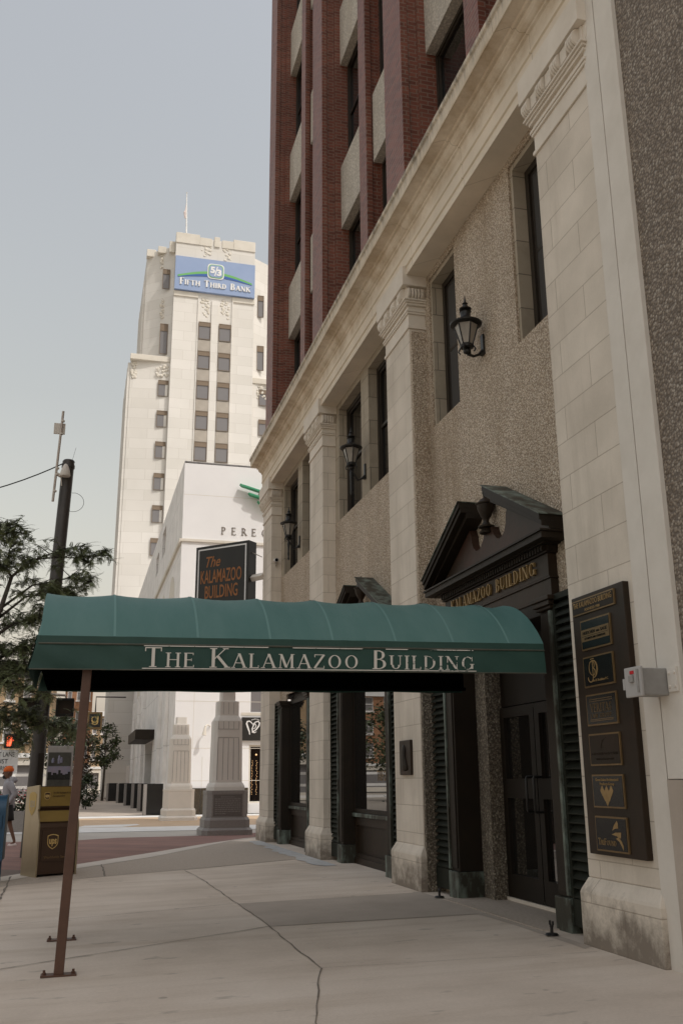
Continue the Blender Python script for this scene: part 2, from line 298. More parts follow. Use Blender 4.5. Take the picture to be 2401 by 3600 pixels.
# ---------------------------------------------------------------- mesh helpers
class MB:
    def __init__(s): s.v = []; s.f = []
    def add(s, vs, fs):
        o = len(s.v); s.v += [tuple(p) for p in vs]; s.f += [tuple(i+o for i in f) for f in fs]; return s
    def box(s, x0, x1, y0, y1, z0, z1):
        return s.add([(x0,y0,z0),(x1,y0,z0),(x1,y1,z0),(x0,y1,z0),(x0,y0,z1),(x1,y0,z1),(x1,y1,z1),(x0,y1,z1)],
              [(0,3,2,1),(4,5,6,7),(0,1,5,4),(1,2,6,5),(2,3,7,6),(3,0,4,7)])
    def quad(s, a, b, c, d): return s.add([a, b, c, d], [(0,1,2,3)])
    def prism(s, poly, fn, a, b):
        """poly: 2-D outline; fn(p, t) -> 3-D; extruded from t=a to t=b"""
        n = len(poly); vs = [fn(p, a) for p in poly]+[fn(p, b) for p in poly]
        return s.add(vs, [tuple(range(n))[::-1], tuple(range(n, 2*n))]+[(i, (i+1)%n, n+(i+1)%n, n+i) for i in range(n)])
    def loft(s, rings, closed=True, caps=True):
        n = len(rings[0]); vs = [p for r in rings for p in r]; fs = []
        for k in range(len(rings)-1):
            for i in range(n if closed else n-1):
                j = (i+1) % n; fs.append((k*n+i, k*n+j, (k+1)*n+j, (k+1)*n+i))
        if caps and closed: fs += [tuple(range(n))[::-1], tuple(range((len(rings)-1)*n, len(rings)*n))]
        return s.add(vs, fs)
    def tube(s, pts, rad, n=8, caps=True):
        pts = [V(p) for p in pts]; rad = rad if isinstance(rad, (list, tuple)) else [rad]*len(pts); rings = []; a = None
        for i, p in enumerate(pts):
            d = (pts[min(i+1, len(pts)-1)]-pts[max(i-1, 0)]).normalized()
            a = (d.cross(V((0, 0, 1)) if abs(d.z) < .9 else V((1, 0, 0))) if a is None else a-d*a.dot(d)).normalized(); b = d.cross(a)
            rings.append([p+rad[i]*(math.cos(2*math.pi*k/n)*a+math.sin(2*math.pi*k/n)*b) for k in range(n)])
        return s.loft(rings, True, caps)
    def lathe(s, prof, c, n=20, lobes=None):
        rings = []
        for (r, z) in prof:
            rings.append([(c[0]+r*math.cos(2*math.pi*k/n), c[1]+r*math.sin(2*math.pi*k/n), c[2]+z) for k in range(n)])
        return s.loft(rings)
    def octa(s, prof, c):
        """stack of chamfered squares: prof (half, chamfer, z)"""
        rings = []
        for h, ch, z in prof:
            a = h-ch
            rings.append([(c[0]+x, c[1]+y, c[2]+z) for x, y in [(-a,-h),(a,-h),(h,-a),(h,a),(a,h),(-a,h),(-h,a),(-h,-a)]])
        return s.loft(rings)
    def panel(s, pl, y0, y1, z0, z1, holes, depth, axis='x', sign=1):
        """wall sheet in the plane axis=pl with rectangular holes and reveals running `depth` inwards"""
        ys = sorted({y0, y1, *[h[0] for h in holes], *[h[1] for h in holes]}); zs = sorted({z0, z1, *[h[2] for h in holes], *[h[3] for h in holes]})
        ys = [y for y in ys if y0 <= y <= y1]; zs = [z for z in zs if z0 <= z <= z1]
        P = (lambda a, z, d=0: (pl+d*sign, a, z)) if axis == 'x' else (lambda a, z, d=0: (a, pl+d*sign, z))
        for i in range(len(ys)-1):
            for j in range(len(zs)-1):
                cy, cz = (ys[i]+ys[i+1])/2, (zs[j]+zs[j+1])/2
                if any(h[0] < cy < h[1] and h[2] < cz < h[3] for h in holes): continue
                s.quad(P(ys[i], zs[j]), P(ys[i+1], zs[j]), P(ys[i+1], zs[j+1]), P(ys[i], zs[j+1]))
        for a, b, c, d in holes:
            for p, q in (((a, c), (a, d)), ((a, d), (b, d)), ((b, d), (b, c)), ((b, c), (a, c))):
                s.quad(P(*p), P(*q), P(q[0], q[1], depth), P(p[0], p[1], depth))
        return s
    def build(s, name, m, parent=None, bevel=0, smooth=False, weld=True):
        me = bpy.data.meshes.new(name)
        off = (parent['_o'] if parent is not None else (0, 0, 0)); off = V(off)
        me.from_pydata([tuple((V(p)-off)*K) for p in s.v], [], s.f)
        bm = bmesh.new(); bm.from_mesh(me)
        if weld: bmesh.ops.remove_doubles(bm, verts=bm.verts, dist=1e-5)
        bmesh.ops.recalc_face_normals(bm, faces=bm.faces)
        if bevel:
            es = [e for e in bm.edges if len(e.link_faces) == 2 and e.calc_face_angle(0) > .5]
            bmesh.ops.bevel(bm, geom=es, offset=bevel*K, segments=2, affect='EDGES', profile=.6, clamp_overlap=True)
        bm.to_mesh(me); bm.free()
        if smooth: 
            for p in me.polygons: p.use_smooth = True
            if smooth != 'all':
                try: me.set_sharp_from_angle(angle=R(38))
                except Exception: pass
        me.materials.append(m)
        o = bpy.data.objects.new(name, me); COL.objects.link(o)
        if parent is not None: o.parent = parent; o['_o'] = tuple(off)
        return o
def tag(o, label=None, cat=None, group=None, kind=None):
    for k, v in (('label', label), ('category', cat), ('group', group), ('kind', kind)):
        if v: o[k] = v
    return o
def thing(name, loc, label, cat, group=None):
    o = bpy.data.objects.new(name, None); COL.objects.link(o); o.location = V(loc)*K; o['_o'] = tuple(loc); o.empty_display_size = .2
    return tag(o, label, cat, group)
def copy_tree(o, delta=(0, 0, 0), parent=None):
    c = o.copy(); COL.objects.link(c)
    if parent is None: c.location = o.location+V(delta)*K; c['_o'] = tuple(V(o['_o'])+V(delta)) if '_o' in o else (0, 0, 0)
    else: c.parent = parent
    for ch in list(o.children): copy_tree(ch, parent=c)
    return c
def copy_part(o, delta):      # a copy of a part (with its sub-parts) under the same thing
    c = o.copy(); COL.objects.link(c); c.parent = o.parent; c.location = o.location+V(delta)*K
    for ch in list(o.children):
        d = ch.copy(); COL.objects.link(d); d.parent = c
    return c

# ---------------------------------------------------------------- lettering
def serif_font(th=.15, tn=.055):
    L = lambda x0, y0, x1, y1, w: ('L', x0, y0, x1, y1, w)
    A = lambda cx, cy, rx, ry, a0, a1, wt=None: ('A', cx, cy, rx, ry, a0, a1, wt or th, tn)
    S = lambda x, y, w=.3: ('L', x-w/2, y, x+w/2, y, .045)
    b, t = .022, .978
    g = {
     'A': (.86, [L(.10,0,.42,1,tn), L(.42,1,.76,0,th), L(.22,.34,.62,.34,tn), S(.10,b,.24), S(.76,b,.28)]),
     'B': (.68, [L(.16,0,.16,1,th), A(.36,.755,.22,.225,-90,90), A(.38,.27,.26,.25,-90,90), L(.1,t,.38,t,.05), L(.1,.525,.4,.525,.05), L(.1,b,.4,b,.05), S(.14,b,.24)]),
     'C': (.80, [A(.46,.5,.38,.48,48,312), L(.74,.62,.74,.95,.04)]),
     'D': (.84, [L(.16,0,.16,1,th), A(.34,.5,.42,.475,-90,90), L(.06,t,.36,t,.05), L(.06,b,.36,b,.05)]),
     'E': (.68, [L(.16,0,.16,1,th), L(.06,t,.58,t,.05), L(.06,b,.62,b,.05), L(.16,.52,.48,.52,.05), L(.57,.84,.57,1,.04), L(.61,0,.61,.17,.04), L(.48,.43,.48,.61,.035)]),
     'F': (.62, [L(.16,0,.16,1,th), L(.06,t,.56,t,.05), S(.16,b), L(.16,.52,.46,.52,.05), L(.55,.84,.55,1,.04), L(.46,.43,.46,.61,.035)]),
     'G': (.86, [A(.46,.5,.38,.48,48,318), L(.74,.08,.74,.42,th), S(.74,.42,.28), L(.74,.64,.74,.95,.04)]),
     'H': (.88, [L(.17,0,.17,1,th), L(.71,0,.71,1,th), L(.17,.52,.71,.52,tn), S(.17,b), S(.17,t), S(.71,b), S(.71,t)]),
     'I': (.36, [L(.18,0,.18,1,th), S(.18,b), S(.18,t)]),
     'K': (.84, [L(.17,0,.17,1,th), L(.2,.42,.68,1,tn), L(.34,.60,.76,0,th), S(.17,b), S(.17,t), S(.68,t,.24), S(.76,b,.26)]),
     'L': (.66, [L(.17,0,.17,1,th), L(.06,b,.6,b,.05), S(.17,t), L(.59,0,.59,.19,.04)]),
     'M': (1.02, [L(.14,0,.18,1,tn), L(.18,1,.5,.05,th), L(.5,.05,.82,1,tn), L(.84,0,.82,1,th), S(.14,b,.24), S(.85,b,.28), S(.14,t,.2), S(.86,t,.22)]),
     'N': (.90, [L(.15,0,.15,1,tn), L(.15,1,.75,0,th), L(.75,0,.75,1,tn), S(.15,b,.26), S(.12,t,.2), S(.75,t,.26)]),
     'O': (.92, [A(.46,.5,.38,.475,0,360)]),
     'P': (.66, [L(.16,0,.16,1,th), A(.34,.735,.25,.245,-90,90), L(.06,t,.36,t,.05), L(.16,.49,.36,.49,.05), S(.16,b)]),
     'R': (.78, [L(.16,0,.16,1,th), A(.34,.745,.23,.235,-90,90), L(.06,t,.36,t,.05), L(.16,.51,.36,.51,.05), L(.36,.5,.70,0,th), S(.16,b), S(.71,b,.2)]),
     'S': (.60, [A(.31,.745,.19,.235,60,270), A(.29,.265,.21,.245,-120,90), L(.49,.7,.49,.97,.035), L(.08,.04,.08,.32,.035)]),
     'T': (.78, [L(.39,0,.39,1,th), L(.06,t,.72,t,.05), S(.39,b), L(.07,.8,.07,1,.04), L(.71,.8,.71,1,.04)]),
     'U': (.84, [L(.16,.32,.16,1,th), A(.43,.32,.27,.30,180,360), L(.70,.32,.70,1,tn), S(.16,t), S(.70,t,.26)]),
     'V': (.84, [L(.10,1,.44,0,th), L(.44,0,.76,1,tn), S(.10,t,.28), S(.76,t,.24)]),
     'W': (1.2, [L(.10,1,.36,0,th), L(.36,0,.62,.95,tn), L(.60,1,.84,0,th), L(.84,0,1.1,1,tn), S(.10,t,.26), S(1.1,t,.22)]),
     'Y': (.78, [L(.08,1,.39,.45,th), L(.39,.45,.70,1,tn), L(.39,0,.39,.45,th), S(.39,b), S(.08,t,.24), S(.70,t,.22)]),
     'Z': (.74, [L(.1,t,.66,t,.05), L(.64,.97,.10,.03,th), L(.08,b,.66,b,.05), L(.1,.8,.1,1,.04), L(.66,0,.66,.19,.04)]),
     ' ': (.42, [])}
    return g
SERIF = serif_font(.135, .05)
SERIF_LT = serif_font(.10, .04)
def serif_polys(text, font=SERIF, small=.78, track=.06):
    """capitals full height, lower case as small caps; -> polygons (unit cap height), total width"""
    x = 0; out = []
    for ch in text:
        g = font.get(ch.upper())
        if g is None: x += .4; continue
        s = small if ch.islower() else 1.
        for st in g[1]:
            if st[0] == 'L':
                _, x0, y0, x1, y1, w = st; d = V((x1-x0, y1-y0)); l = d.length
                n = V((-d.y, d.x))/l*w/2
                if abs(d.x) > .05 and abs(d.y) > .3: n = V((w/2*1.12, 0))       # diagonals cut level at top and foot
                out.append([(x+s*(p[0]), s*p[1]) for p in ((x0+n.x, y0+n.y), (x0-n.x, y0-n.y), (x1-n.x, y1-n.y), (x1+n.x, y1+n.y))])
            else:
                _, cx, cy, rx, ry, a0, a1, wt, wn = st; k = max(6, int(abs(a1-a0)/12)); strip = []
                for i in range(k+1):
                    a = R(a0+(a1-a0)*i/k); c, q = math.cos(a), math.sin(a); w = wn+(wt-wn)*abs(c)**1.3
                    strip.append(((x+s*(cx+rx*c), s*(cy+ry*q)), (x+s*(cx+(rx-w)*c), s*(cy+(ry-w*.9)*q))))
                for i in range(k): out.append([strip[i][0], strip[i+1][0], strip[i+1][1], strip[i][1]])
        x += s*(g[0]+track)
    return out, x
def put_polys(mb, polys, o, r, u, sx, sy, depth):
    o, r, u = V(o), V(r), V(u); n = r.cross(u)
    for i, pl in enumerate(polys):
        d = depth+(i % 7)*.0002
        a = [o+r*(p[0]*sx)+u*(p[1]*sy) for p in pl]; b = [p+n*d for p in a]; k = len(pl)
        mb.add(a+b, [tuple(range(k)), tuple(range(k, 2*k))]+[(j, (j+1) % k, k+(j+1) % k, k+j) for j in range(k)])
def serif_text(mb, text, o, r, u, cap, width=None, depth=.006, font=SERIF, small=.78, track=.06):
    pl, w = serif_polys(text, font, small, track)
    put_polys(mb, pl, o, r, u, (width/w if width else cap), cap, depth); return mb
def sans_text(mb, text, o, r, u, cap, width=None, depth=.004, shear=0, center=False, spacing=1, bold=0):
    cu = bpy.data.curves.new('t', 'FONT'); cu.body = text; cu.size = 1; cu.shear = shear; cu.space_character = spacing; cu.extrude = .5; cu.resolution_u = 3; cu.offset = bold
    ob = bpy.data.objects.new('t', cu); me = bpy.data.meshes.new_from_object(ob)
    vs = [v.co.copy() for v in me.vertices]; fs = [tuple(p.vertices) for p in me.polygons]
    bpy.data.objects.remove(ob); bpy.data.curves.remove(cu); bpy.data.meshes.remove(me)
    if not vs: return mb
    x0, x1 = min(v.x for v in vs), max(v.x for v in vs); s = cap/.70
    sx = width/(x1-x0) if width else s
    o, r, u = V(o), V(r), V(u); n = r.cross(u); off = (x1+x0)/2 if center else x0
    mb.add([o+r*((v.x-off)*sx)+u*(v.y*s)+n*((v.z+.5)*depth) for v in vs], fs); return mb
def ribbon(mb, pts, w, o, r, u, depth):
    """a painted stroke: pts 2-D, width w (number or list)"""
    k = len(pts); w = w if isinstance(w, (list, tuple)) else [w]*k; left, right = [], []
    for i, p in enumerate(pts):
        d = V(pts[min(i+1, k-1)])-V(pts[max(i-1, 0)]); d.normalize(); n = V((-d.y, d.x))*w[i]/2
        left.append((p[0]+n.x, p[1]+n.y)); right.append((p[0]-n.x, p[1]-n.y))
    put_polys(mb, [[left[i], left[i+1], right[i+1], right[i]] for i in range(k-1)], o, r, u, 1, 1, depth)
def poly2d(mb, poly, o, r, u, depth):
    put_polys(mb, [poly], o, r, u, 1, 1, depth)
FX = dict(r=(0, -1, 0), u=(0, 0, 1))      # things read on a wall that faces the street (-X)
FY = dict(r=(1, 0, 0), u=(0, 0, 1))       # things read on a wall that faces the camera (-Y)

# ================================================================ setting: ground, pavement, street
def structure(o): o['kind'] = 'structure'; return o
def gz(x): return .02*min(x, 0)
def flat(name, poly, z, m, thick=.0):
    mb = MB(); vs = [(x, y, z(x) if callable(z) else z) for x, y in poly]; mb.add(vs, [tuple(range(len(vs)))])
    return structure(mb.build(name, m))
flat('ground', [(-900, -900), (900, -900), (900, 1500), (-900, 1500)], -.40, M['road'])
# sidewalk: falls 2 % towards the street
mb = MB(); out = [(-7.3, 17.9), (-4.97, 21.43), (-3.25, 23.62), (-1.9, 26.0), (-.73, 28.2), (0, 29.0), (3.2, 30.2)]
top = [(-7.3, -22)]+out+[(3.2, -22)]
vs = [(x, y, gz(x)) for x, y in top]
i0 = vs.index((0, 29.0, 0.0)) if (0, 29.0, 0.0) in vs else 6
mb.add([(-7.3, -22, gz(-7.3))]+[(x, y, gz(x)) for x, y in out[:6]]+[(0, -22, 0)], [tuple(range(8))])
mb.add([(0, -22, 0), (0, 29.0, 0), (3.2, 30.2, 0), (3.2, -22, 0)], [(0, 1, 2, 3)])
for a, b in zip([(-7.3, -22)]+out[:-1], out): mb.quad((a[0], a[1], gz(a[0])), (b[0], b[1], gz(b[0])), (b[0], b[1], gz(b[0])-.35), (a[0], a[1], gz(a[0])-.35))
structure(mb.build('sidewalk', M['walk']))
# pale flush kerb along the corner
inn = [(-7.3, 19.0), (-4.97, 22.5), (-3.15, 25.0), (-1.58, 27.33), (-.2, 29.0), (0.9, 29.9), (3.2, 31.0)]
mb = MB()
for i in range(len(out)-1):
    a, b, c, d = out[i], out[i+1], inn[i+1], inn[i]
    mb.quad(*[(p[0], p[1], gz(p[0])+.006) for p in (a, b, c, d)])
structure(mb.build('kerb', M['kerbc']))
# brick paved corner ramp
mb = MB(); far = [(-12, 30.9), (-4.9, 31.3), (-3.7, 32.2), (-1.4, 32.3), (1, 33.4), (3.2, 33.8)]
pts = [(-12, 19)]+inn+far[::-1]
vs = [(x, y, -.075 if y > 30 else max(gz(x), -.15)-.002) for x, y in pts]
mb.add(vs, [tuple(range(len(vs)))]); structure(mb.build('brick_paving', M['pavbrick']))
# aggregate border panels between the slabs and the kerb
mb = MB()
def slab(poly, dz): mb.add([(x, y, gz(x)+dz) for x, y in poly], [tuple(range(len(poly)))])
slab([(-7.2, 17.0), (-6.16, 18.6), (-4.43, 19.45), (-2.92, 19.95), (-.32, 21.1), (-.30, 27.3), (-.75, 28.1), (-1.9, 25.9), (-3.27, 23.55), (-4.99, 21.35), (-7.2, 18.05)], .004)
structure(mb.build('border_paving', M['walk_agg']))
mb = MB(); slab([(-2.74, 12.0), (-2.76, 14.3), (-.12, 14.3), (-.12, 11.85)], .003)
slab([(-.12, 9.2), (-.10, 10.8), (-.13, 11.8), (-.12, 14.4), (.0, 14.4), (.0, 9.3)], .003)
structure(mb.build('stained_paving', M['walk_dk']))
# open joints and cracks
mb = MB()
def joint(pts, w, dz=.007):
    rnd = random.Random(len(pts)*31+int(abs(pts[0][0])*100)); P = []
    for (a, b) in zip(pts[:-1], pts[1:]):
        n = max(2, int((V(b)-V(a)).length/.25))
        for k in range(n): t = k/n; P.append((a[0]+(b[0]-a[0])*t+rnd.uniform(-.012, .012), a[1]+(b[1]-a[1])*t+rnd.uniform(-.012, .012)))
    P.append(pts[-1])
    for i in range(len(P)-1):
        a, b = V(P[i]), V(P[i+1]); d = (b-a).normalized(); n = V((-d.y, d.x))*w*rnd.uniform(.6, 1.4)/2
        z = gz(min(a.x, -.0))+dz
        mb.quad((a.x-n.x, a.y-n.y, gz(a.x)+dz), (a.x+n.x, a.y+n.y, gz(a.x)+dz), (b.x+n.x, b.y+n.y, gz(b.x)+dz), (b.x-n.x, b.y-n.y, gz(b.x)+dz))
joint([(-2.92, 19.9), (-2.80, 17.7), (-2.76, 14.3), (-2.735, 12.0), (-2.76, 11.0), (-2.78, 9.3)], .013)
joint([(-2.78, 9.3), (-2.90, 8.9), (-3.3, 7.35), (-3.45, 5)], .012)
joint([(-4.43, 19.4), (-4.43, 22.2)], .03); joint([(-6.09, 16.6), (-6.16, 20.4)], .03); joint([(-6.09, 16.6), (-6.05, -4)], .025)
joint([(-2.735, 12.0), (-5.06, 10.8), (-7.2, 9.75)], .014); joint([(-2.76, 14.3), (-5.1, 13.75), (-7.2, 13.2)], .012)
joint([(-2.92, 19.93), (-.3, 21.1)], .012); joint([(-2.78, 9.3), (-.1, 9.0)], .006); joint([(-2.74, 12.0), (-.12, 11.85)], .008)
structure(mb.build('paving_joints', M['joint'], weld=False))
mb = MB(); rnd = random.Random(3)
edge = [(-.26-rnd.uniform(0, .22), y) for y in [27.6-.4*k for k in range(22)]]
for i in range(len(edge)-1):
    a, b = edge[i], edge[i+1]; mb.quad((a[0], a[1], gz(a[0])+.009), (b[0], b[1], gz(b[0])+.009), (.0, b[1], .004), (.0, a[1], .004))
structure(mb.build('salt_stain', M['salt']))
# cross street
flat('apron', [(-40, 30.9), (-4.9, 31.3), (-3.7, 32.2), (-1.4, 32.3), (1, 33.4), (60, 33.6), (60, 37.5), (-40, 36.0)], -.104, M['apron'])
mb = MB()
for poly in ([(-40, 35.6), (60, 37.6), (60, 41.0), (-40, 39.2)], [(-40, 49.4), (60, 51.5), (60, 53.2), (-40, 52.5)], [(-4.6, 42.0), (-2.5, 42.6), (-2.4, 41.8), (-3.2, 40.2), (-5, 40)]):
    mb.add([(x, y, -.094) for x, y in poly], [tuple(range(len(poly)))])
structure(mb.build('crosswalk_paint', M['mark']))
flat('crosswalk', [(-40, 36), (60, 37.5), (60, 53), (-40, 52)], -.099, M['tan'])
flat('far_sidewalk', [(-9.5, 52.4), (-3.5, 52.6), (.4, 54), (30, 55), (30, 300), (-9.5, 300)], -.085, M['walk_dk'])
flat('road', [(-24, -200), (-7.32, -200), (-7.32, 400), (-24, 400)], -.26, M['asph'])

# ================================================================ the office building on the right
B = thing('office_building', (0, 8, 0), 'tall office building with limestone base, pebble dash walls and dark red brick upper floors', 'building')
YA, S, PW = 8.01, 6.29, 1.44
pil_y = [YA+i*S for i in range(4)]
bays = [11.88+i*S for i in range(3)]           # bay centres: entrance, shop, shop
# --- pilasters with chamfered plinth and capital
def pilaster(y):
    mb = MB(); y1 = y+PW
    ring = lambda x, a, b, z: [(x, a, z), (.5, a, z), (.5, b, z), (x, b, z)]
    mb.loft([ring(0, y, y1, -.05), ring(0, y, y1, .50), ring(.01, y+.01, y1-.01, .53), ring(.078, y+.058, y1-.058, .645)])
    s0, s1 = y+.06, y1-.06
    mb.loft([ring(.08, s0, s1, .646), ring(.08, s0, s1, 9.28)])
    p = mb.build('pilaster', M['lime'], B, bevel=.012)
    c = MB()
    def band(x, e, z0, z1): c.box(x, .5, s0-e, s1+e, z0, z1)
    band(.055, .025, 9.281, 9.335); band(.075, .004, 9.336, 9.56); band(.05, .03, 9.561, 9.60); band(.035, .045, 9.601, 9.64)
    band(.07, .01, 9.641, 9.72); band(.03, .05, 9.721, 9.765); band(.005, .075, 9.766, 9.80); band(-.02, .10, 9.801, 9.83)
    band(.03, .04, 9.831, 10.07)
    band(-.055, .12, 10.071, 10.44)
    for k, a in enumerate((-.05, .40, .40, -.05)): pass
    # scroll brackets between neck and abacus: four on the face, one seen on the near end
    n = 4; step = (s1-s0-.04)/(n-1)*.93
    for k in range(n):
        yc = s0+.07+k*step+.03
        for j in range(4):
            prof = []
            for q in range(9):
                a = R(-90+180*q/8); prof.append((.03-(.10-.012*j*0)*max(0, math.cos(a))-.0, 9.95+.115*math.sin(a)))
            w = .035; y0 = yc-.085+j*.043
            c.prism([(.06, 9.835)]+prof+[(.06, 10.065)], lambda p_, t: (p_[0], t, p_[1]), y0, y0+w)
    for j in range(5):
        prof = [(s0-.03-.085*max(0, math.cos(R(-90+22.5*q))), 9.95+.115*math.sin(R(-90+22.5*q))) for q in range(9)]
        x0 = .05+j*.06; c.prism([(s0+.02, 9.835)]+prof+[(s0+.02, 10.065)], lambda p_, t: (t, p_[0], p_[1]), x0, x0+.045)
    for k in range(3):    # sunk blocks between the scrolls
        yc = s0+.10+(k+.5)*step+.03; c.box(-.012, .05, yc-.075, yc+.075, 9.86, 10.05)
    c.build('capital', M['lime_plain'], p, bevel=.006)
    return p
for y in pil_y: pilaster(y)
# plaster strip at the near end of the building
MB().box(.06, .5, 7.80, 8.066, -.05, 14).build('end_strip', M['lime_strip'], B)
# pebble return on the near end of the second pilaster
MB().box(.10, .45, 14.287, 14.42, 3.75, 9.20).build('pebble_return', M['peb'], B)
MB().box(.10, .45, 14.287, 14.42, -.05, 3.749).build('pebble_return', M['peb_shade'], B)  # lower part in the darker copy, shade painted in
# --- entablature (profile runs along the front and returns round the far corner)
prof = [(.45, 10.262), (.02, 10.262), (.02, 10.40), (-.005, 10.415), (-.005, 10.445), (.012, 10.46), (.012, 10.655), (-.012, 10.67), (-.012, 10.70), (.0, 10.71), (.0, 10.955),
        (-.03, 10.975), (-.03, 11.01), (-.055, 11.02), (-.095, 11.055), (-.115, 11.10), (-.12, 11.135), (-.16, 11.145), (-.17, 11.19), (-.21, 11.20), (-.325, 11.215), (-.34, 11.20), (-.345, 11.21),
        (-.355, 11.40), (-.385, 11.425), (-.39, 11.485), (-.36, 11.50), (.12, 11.56), (.45, 11.56)]
mb = MB(); st = [lambda p: (p[0], 8.07, p[1]), lambda p: (p[0], 28.26-.4*p[0], p[1]), lambda p: (16, 28.26-.4*p[0], p[1])]
mb.loft([[f(p) for p in prof] for f in st]); mb.build('entablature', M['entab'], B)
# --- infill walls
c0 = bays[0]
ent_win = [(9.62, 10.82, 7.36, 10.14), (12.94, 14.14, 7.36, 10.14)]
MB().panel(.39, 9.36, 14.40, -.05, 10.27, ent_win+[(10.25, 13.50, -.05, 3.9)], .05).build('entrance_wall', M['peb'], B)
for c in bays[1:]:
    wins = [(c-2.14, c-.28, 7.36, 10.10), (c+.28, c+2.14, 7.36, 10.10)]
    MB().panel(.39, c-2.55, c+2.55, -.05, 7.36, [(c-1.63, c+1.63, -.05, 3.9)], .05).build('lower_wall', M['peb'], B)
    MB().panel(.395, c-2.55, c+2.55, 7.361, 10.27, wins, .28).build('window_surround', M['revstone'], B)
# --- upper storey windows of the stone base
def sash(y0, y1, z0, z1, x, fw=.10, meet=True, parent=None, fm='frame', pm='pane', name='window', mul=False, xp=.07):
    mb = MB(); P = parent or B
    mb.panel(x, y0, y1, z0, z1, [(y0+fw, y1-fw, z0+fw, z1-fw)], .10)
    mb.panel(x+.035, y0+fw-.02, y1-fw+.02, z0+fw-.02, z1-fw+.02, [(y0+fw+.05, y1-fw-.05, z0+fw+.05, (z0+z1)/2-.03), (y0+fw+.05, y1-fw-.05, (z0+z1)/2+.03, z1-fw-.05)] if meet else [(y0+fw+.05, y1-fw-.05, z0+fw+.05, z1-fw-.05)], .03)
    if mul: mb.box(x-.01, x+.06, (y0+y1)/2-.04, (y0+y1)/2+.04, z0+fw, z1-fw)
    w = mb.build(name, M[fm], P)
    MB().quad((x+xp, y0+.02, z0+.02), (x+xp, y1-.02, z0+.02), (x+xp, y1-.02, z1-.02), (x+xp, y0+.02, z1-.02)).build('pane', M[pm], w)
    return w
for (a, b, z0, z1) in ent_win:
    mb = MB()
    for q in ((a+.0, a+.07, z0, z1), (b-.07, b, z0, z1), (a+.07, b-.07, z1-.08, z1)): mb.box(.425, .70, *q)
    mb.build('window_surround', M['revstone'], B)
    sash(a+.07, b-.07, z0, z1-.08, .62)
for c in bays[1:]:
    for s in (-1, 1):
        y = sorted((c+s*.28, c+s*2.14)); sash(y[0], y[1], 7.36, 10.10, .585, mul=False)
# unseen dark box added behind all openings to block light
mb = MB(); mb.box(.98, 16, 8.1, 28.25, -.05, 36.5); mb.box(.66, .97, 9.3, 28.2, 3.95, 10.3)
mb.build('light_block_box', M['core'], B)
MB().quad((1.0, 28.26, 0), (16, 28.26, 0), (16, 28.26, 36), (1.0, 28.26, 36)).build('far_wall', M['brick'], B)

# --- bronze door surround, shutters, pediment: built for the entrance bay, copied to the first shop bay
def louvre_shutter(y0, y1, z0=.08, z1=3.72):
    mb = MB(); x = .255; fw = .045
    for q in ((y0, y0+fw, z0, z1), (y1-fw, y1, z0, z1), (y0+fw, y1-fw, z0, z0+.28), (y0+fw, y1-fw, z1-.07, z1)): mb.box(x-.015, x+.09, *q)
    mb.box(x+.065, x+.09, y0+fw, y1-fw, z0+.28, z1-.07)
    n = 34; zz = z0+.29; h = (z1-.08-zz)/n
    for k in range(n):
        z = zz+k*h
        mb.add([(x-.012, y0+fw, z), (x-.012, y1-fw, z), (x+.055, y1-fw, z+h*.96), (x+.055, y0+fw, z+h*.96), (x-.012, y0+fw, z+.018), (x-.012, y1-fw, z+.018)], [(0, 1, 5, 4), (4, 5, 2, 3), (0, 1, 2, 3)])
    return mb.build('shutter', M['louver'], B)
def jamb(c, s):
    """s = -1 near side, +1 far side of the opening"""
    y_out, y_in = c+s*1.79, c+s*1.47
    a, b = sorted((y_out, y_in)); mb = MB()
    mb.box(.245, .62, a, b, .36, 3.56); mb.box(.228, .246, a+.05, b-.05, .40, 3.52)
    e = y_out-s*.05; o = mb.build('door_jamb', M['bronze'], B, bevel=.006)
    MB().box(.205, .2445, *sorted((y_out, e)), .38, 3.54).build('edge_strip', M['verdigris'], o, bevel=.006)
    MB().box(.205, .63, a-.02, b+.02, -.05, .355).build('base_block', M['verdigris'], o, bevel=.012)
    k = MB()
    for x, e, z0, z1 in ((.20, .02, 3.561, 3.60), (.17, .05, 3.601, 3.66), (.15, .075, 3.661, 3.715)): k.box(x, .5, a-e, b+e, z0, z1)
    k.build('jamb_capital', M['bronze_pat'], o, bevel=.008)
    return o
